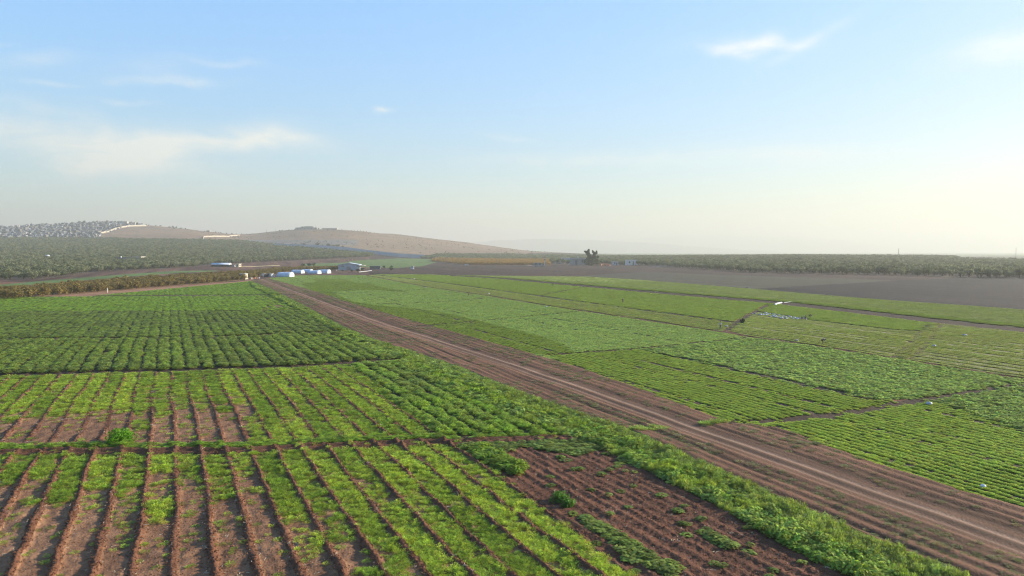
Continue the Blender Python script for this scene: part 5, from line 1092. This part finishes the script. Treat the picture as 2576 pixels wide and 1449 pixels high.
# ------------------------------------------------------------------ people in the fields
def skin_part(name, verts, edges, radii, m, parent, sub=1):
    me = bpy.data.meshes.new(name); me.from_pydata(verts, edges, []); me.materials.append(m); o = link(name, me, parent); sk = o.modifiers.new('skin', 'SKIN'); lay = me.skin_vertices[0] if me.skin_vertices else None
    if lay is None:
        bm = __import__('bmesh').new(); bm.from_mesh(me); bm.verts.layers.skin.verify(); bm.to_mesh(me); bm.free(); lay = me.skin_vertices[0]
    for i, r_ in enumerate(radii): lay.data[i].radius = (r_, r_); lay.data[i].use_root = (i == 0)
    sb = o.modifiers.new('sub', 'SUBSURF'); sb.levels = sub; sb.render_levels = sub; return o
def person(px, py, pose, shirt, trousers, label, rz=0, scarf=None):
    x, y, z = at(px, py); t = thing('person', (x, y, z + .02), rz, label, 'person')
    if pose == 'stand': hip, ch, nk, hd = (0, 0, .92), (0, .02, 1.32), (0, .02, 1.48), (0, -.02, 1.62); hl, hr = (-.28, -.1, .82), (.28, -.06, .84); el_, er_ = (-.27, .02, 1.08), (.27, .02, 1.1)
    elif pose == 'bend': hip, ch, nk, hd = (0, .15, .88), (0, -.25, 1.02), (0, -.40, .98), (0, -.52, .90); hl, hr = (-.2, -.48, .42), (.2, -.5, .38); el_, er_ = (-.24, -.34, .72), (.24, -.34, .72)
    else: hip, ch, nk, hd = (0, .1, .35), (0, -.08, .75), (0, -.14, .90), (0, -.18, 1.02); hl, hr = (-.18, -.42, .30), (.2, -.44, .28); el_, er_ = (-.26, -.2, .50), (.26, -.2, .5)
    kl, kr = ((-.11, -.04, .48), (.11, -.02, .48)) if pose != 'crouch' else ((-.16, -.30, .45), (.16, -.30, .45)); fl, fr_ = (-.11, .03, .06), (.11, .05, .06)
    tl, tr_ = (fl[0], fl[1] - .14, .04), (fr_[0], fr_[1] - .14, .04); sl, sr_ = (-.18, ch[1], ch[2] + .05), (.18, ch[1], ch[2] + .05); h2 = (hd[0], hd[1] - .01, hd[2] + .1)
    V = [hip, ch, nk, hd, h2, sl, el_, hl, sr_, er_, hr, (-.1, hip[1], hip[2] - .08), kl, fl, tl, (.1, hip[1], hip[2] - .08), kr, fr_, tr_]
    E = [(0, 1), (1, 2), (2, 3), (3, 4), (1, 5), (5, 6), (6, 7), (1, 8), (8, 9), (9, 10), (0, 11), (11, 12), (12, 13), (13, 14), (0, 15), (15, 16), (16, 17), (17, 18)]
    Rr = [.13, .15, .06, .095, .08, .06, .042, .035, .06, .042, .035, .09, .06, .045, .04, .09, .06, .045, .04]
    skin_part('body', V, E, Rr, M_SKIN, t)
    skin_part('shirt', [hip, ch, sl, el_, sr_, er_], [(0, 1), (1, 2), (2, 3), (1, 4), (4, 5)], [.165, .185, .085, .07, .085, .07], shirt, t)
    skin_part('trousers', [hip, (-.1, hip[1], hip[2] - .08), kl, fl, (.1, hip[1], hip[2] - .08), kr, fr_], [(0, 1), (1, 2), (2, 3), (0, 4), (4, 5), (5, 6)], [.17, .12, .085, .07, .12, .085, .07], trousers, t)
    b = MB(); V2 = []
    for i in range(5):
        for k in range(10): a = 2 * math.pi * k / 10; q = .125 * math.cos(i * math.pi / 9); V2.append((hd[0] + q * math.cos(a), hd[1] + .015 + q * math.sin(a), hd[2] + .03 + .14 * math.sin(i * math.pi / 9)))
    b.add(V2, [(10 * i + k, 10 * i + (k + 1) % 10, 10 * i + 10 + (k + 1) % 10, 10 * i + 10 + k) for i in range(4) for k in range(10)] + [tuple(40 + k for k in range(10))], scarf or mat('hair', (.03, .025, .02))); b.build('headscarf' if scarf else 'hair', t); return t
cl_d = mat('dark_cloth', (.035, .04, .05), .9); cl_b = mat('brown_cloth', (.09, .06, .05), .9); cl_w = mat('pale_cloth', (.5, .5, .48), .9); cl_g = mat('grey_cloth', (.12, .12, .13), .9)
person(1567, 762, 'stand', cl_d, cl_d, 'person in dark clothes standing alone in the far green field', R(30))
person(2070, 866, 'bend', cl_g, cl_d, 'person in dark clothes bending over beside the thin dark furrow', R(60), cl_d)
person(2027, 803, 'crouch', cl_d, cl_b, 'person in dark clothes crouching at the right end of the white sacks', R(-60), cl_d)
person(2038, 801, 'bend', cl_b, cl_d, 'person in brown bending behind the crouching one near the white sacks', R(50), cl_b)
person(2017, 804, 'crouch', cl_b, cl_g, 'person crouching leftmost of three at the right end of the white sacks', R(20), cl_w)
person(1812, 828, 'stand', cl_w, cl_g, 'person with pale top at the corner of two field furrows', R(-30))
person(1391, 719, 'stand', cl_d, cl_d, 'tiny dark figure standing in the distant middle field', R(0))
person(1178, 745, 'bend', cl_b, cl_d, 'person in brown bending in the middle distance field', R(20))

# ------------------------------------------------------------------ sacks, bags, pipes
def sack_mesh(seed, w=.5, h=.35, m=M_PLASTIC):
    r = random.Random(seed); V = []; n = 10
    for i in range(6):
        t = i / 5; z = t * h; q = w * (.55 + .45 * math.sin(math.pi * min(1, t * .85 + .12))) * (1 if i < 5 else .25)
        for k in range(n): a = 2 * math.pi * k / n; j = r.uniform(.82, 1.18); V.append((q * j * math.cos(a), q * .75 * j * math.sin(a), z * r.uniform(.9, 1.1)))
    b = MB(); b.add(V, [(n * i + k, n * i + (k + 1) % n, n * (i + 1) + (k + 1) % n, n * (i + 1) + k) for i in range(5) for k in range(n)] + [tuple(5 * n + k for k in range(n)), tuple(range(n))[::-1]], m); return b.mesh('sack', True)
M_SACK = mat('sack_plastic', (.33, .35, .36), .5, 6, .2, .3); SK = [sack_mesh(i, m=M_SACK) for i in range(5)]; rs = random.Random(3)
ax, ay = G(1905, 788); bx, by = G(2012, 804); cx_, cy_ = G(1925, 784)
for i in range(64):
    t = rs.random(); w = rs.uniform(-1, 1) * 3.0; dx, dy = bx - ax, by - ay; l = math.hypot(dx, dy); x = ax + dx * t - dy / l * w; y = ay + dy * t + dx / l * w
    o = link('sack', SK[i % 5], None, (x, y, ground_z(x, y)), rs.uniform(0, 6)); sc = rs.uniform(.5, 1.0); o.scale = (sc, sc, sc * 1.1); tag(o, 'white plastic sack among the rows of sacks left of the crouching people', 'sack', 'white sacks laid out in the field')
for i, (px, py, sc, lab) in enumerate([(2473, 1229, 1.0, 'white bag at the near edge of the bright right field'), (2337, 1019, 1.35, 'large white sack lying in the cross furrow on the right'), (1070, 724, 1.6, 'white bag in the distant field near the left furrow'),
     (2427, 845, 1.4, 'white bag in the pale field near the right edge'), (2350, 872, 1.3, 'flat white bag right of the two-wheel path'), (2004, 858, 1.1, 'white bag left of the bending person'), (1827, 822, 1.2, 'white bag beside the person with pale top'),
     (1229, 740, 1.5, 'small white bag between two distant furrows'), (1374, 773, 1.3, 'small white bag on the long dark furrow'), (1882, 724, 1.8, 'white bag at the edge of the dark brown field'), (1041, 702, 2.0, 'white sack at the far end of the middle fields'), (846, 681, 3.2, 'white tied bundle left of the barn')]):
    x, y, z = at(px, py); o = link('bag', SK[i % 5] if i else sack_mesh(9, .32, .34), None, (x, y, z + .04), i); sc *= .68; o.scale = (sc, sc, sc * 1.1); tag(o, lab, 'bag')
def pipe(pts, r, label, z=.15):
    P = [G(*p) for p in pts]; x0, y0 = P[0]; z0 = ground_z(x0, y0); b = MB(); b.tube([(x - x0, y - y0, z + .1) for x, y in P], r, M_PLASTIC, 8); o = b.build('pipe', None, (x0, y0, z0)); tag(o, label, 'pipe')
pipe([(1949, 768), (1956, 765), (1966, 763)], .3, 'thick white pipe lying across the dark farm road'); pipe([(1972, 762.5), (1990, 760), (2005, 758.5)], .08, 'thin white pipe continuing beyond the dark farm road')
pipe([(903, 685), (920, 683), (935, 681)], .25, 'white pole lying on the ground right of the barn')
# lone bright bush and plant clumps in the near plots
def bush(px, py, rx, rz_, m, label, n=26, leaf=60, size=.09, seed=1, nm='bush'):
    x, y, z = at(px, py); t = thing(nm, (x, y, z), 0, label, 'bush'); link('foliage', crown_mesh('foliage', rx, rz_, rz_ * .45, n, leaf, size, m, seed), t)
    b = MB(); rr = random.Random(seed)
    for k in range(6): a = k * 1.05; b.tube([(0, 0, -.1), (math.cos(a) * rx * .3, math.sin(a) * rx * .3, rz_ * .4), (math.cos(a) * rx * .7, math.sin(a) * rx * .7, rz_ * .7)], [.03, .02, .01], M_BARK, 5)
    b.build('stem', t)
bush(304, 1116, 1.25, .75, M_BUSH, 'bright green mounded bush at the edge of the near earth bank', 34, 90, .08, 4)
bush(1408, 1262, .75, .42, M_BUSH2, 'dark green leafy clump alone among the bare red ridges', 24, 60, .07, 6); bush(1428, 1275, .55, .33, M_BUSH2, 'smaller leafy clump touching the dark green one on the bare ridges', 18, 50, .07, 8)
bush(1869, 813, .8, .9, M_DARKLEAF, 'dark upright shrub on the cross furrow left of the white sacks', 14, 40, .12, 9)

# ------------------------------------------------------------------ haze
def haze():
    m, t = new_mat('haze_air'); o = t.nodes.new('ShaderNodeOutputMaterial'); v = t.nodes.new('ShaderNodeVolumePrincipled'); v.inputs['Color'].default_value = (.61, .615, .57, 1); v.inputs['Density'].default_value = HAZE_DENSITY; v.inputs['Anisotropy'].default_value = HAZE_ANISO
    t.links.new(v.outputs[0], o.inputs['Volume']); b = MB(); b.box(-24000, 24000, -4500, 22500, -9, 480, m); ob = b.build('haze'); tag(ob, 'pale haze hanging over the whole plain', 'haze', kind='stuff')
haze()
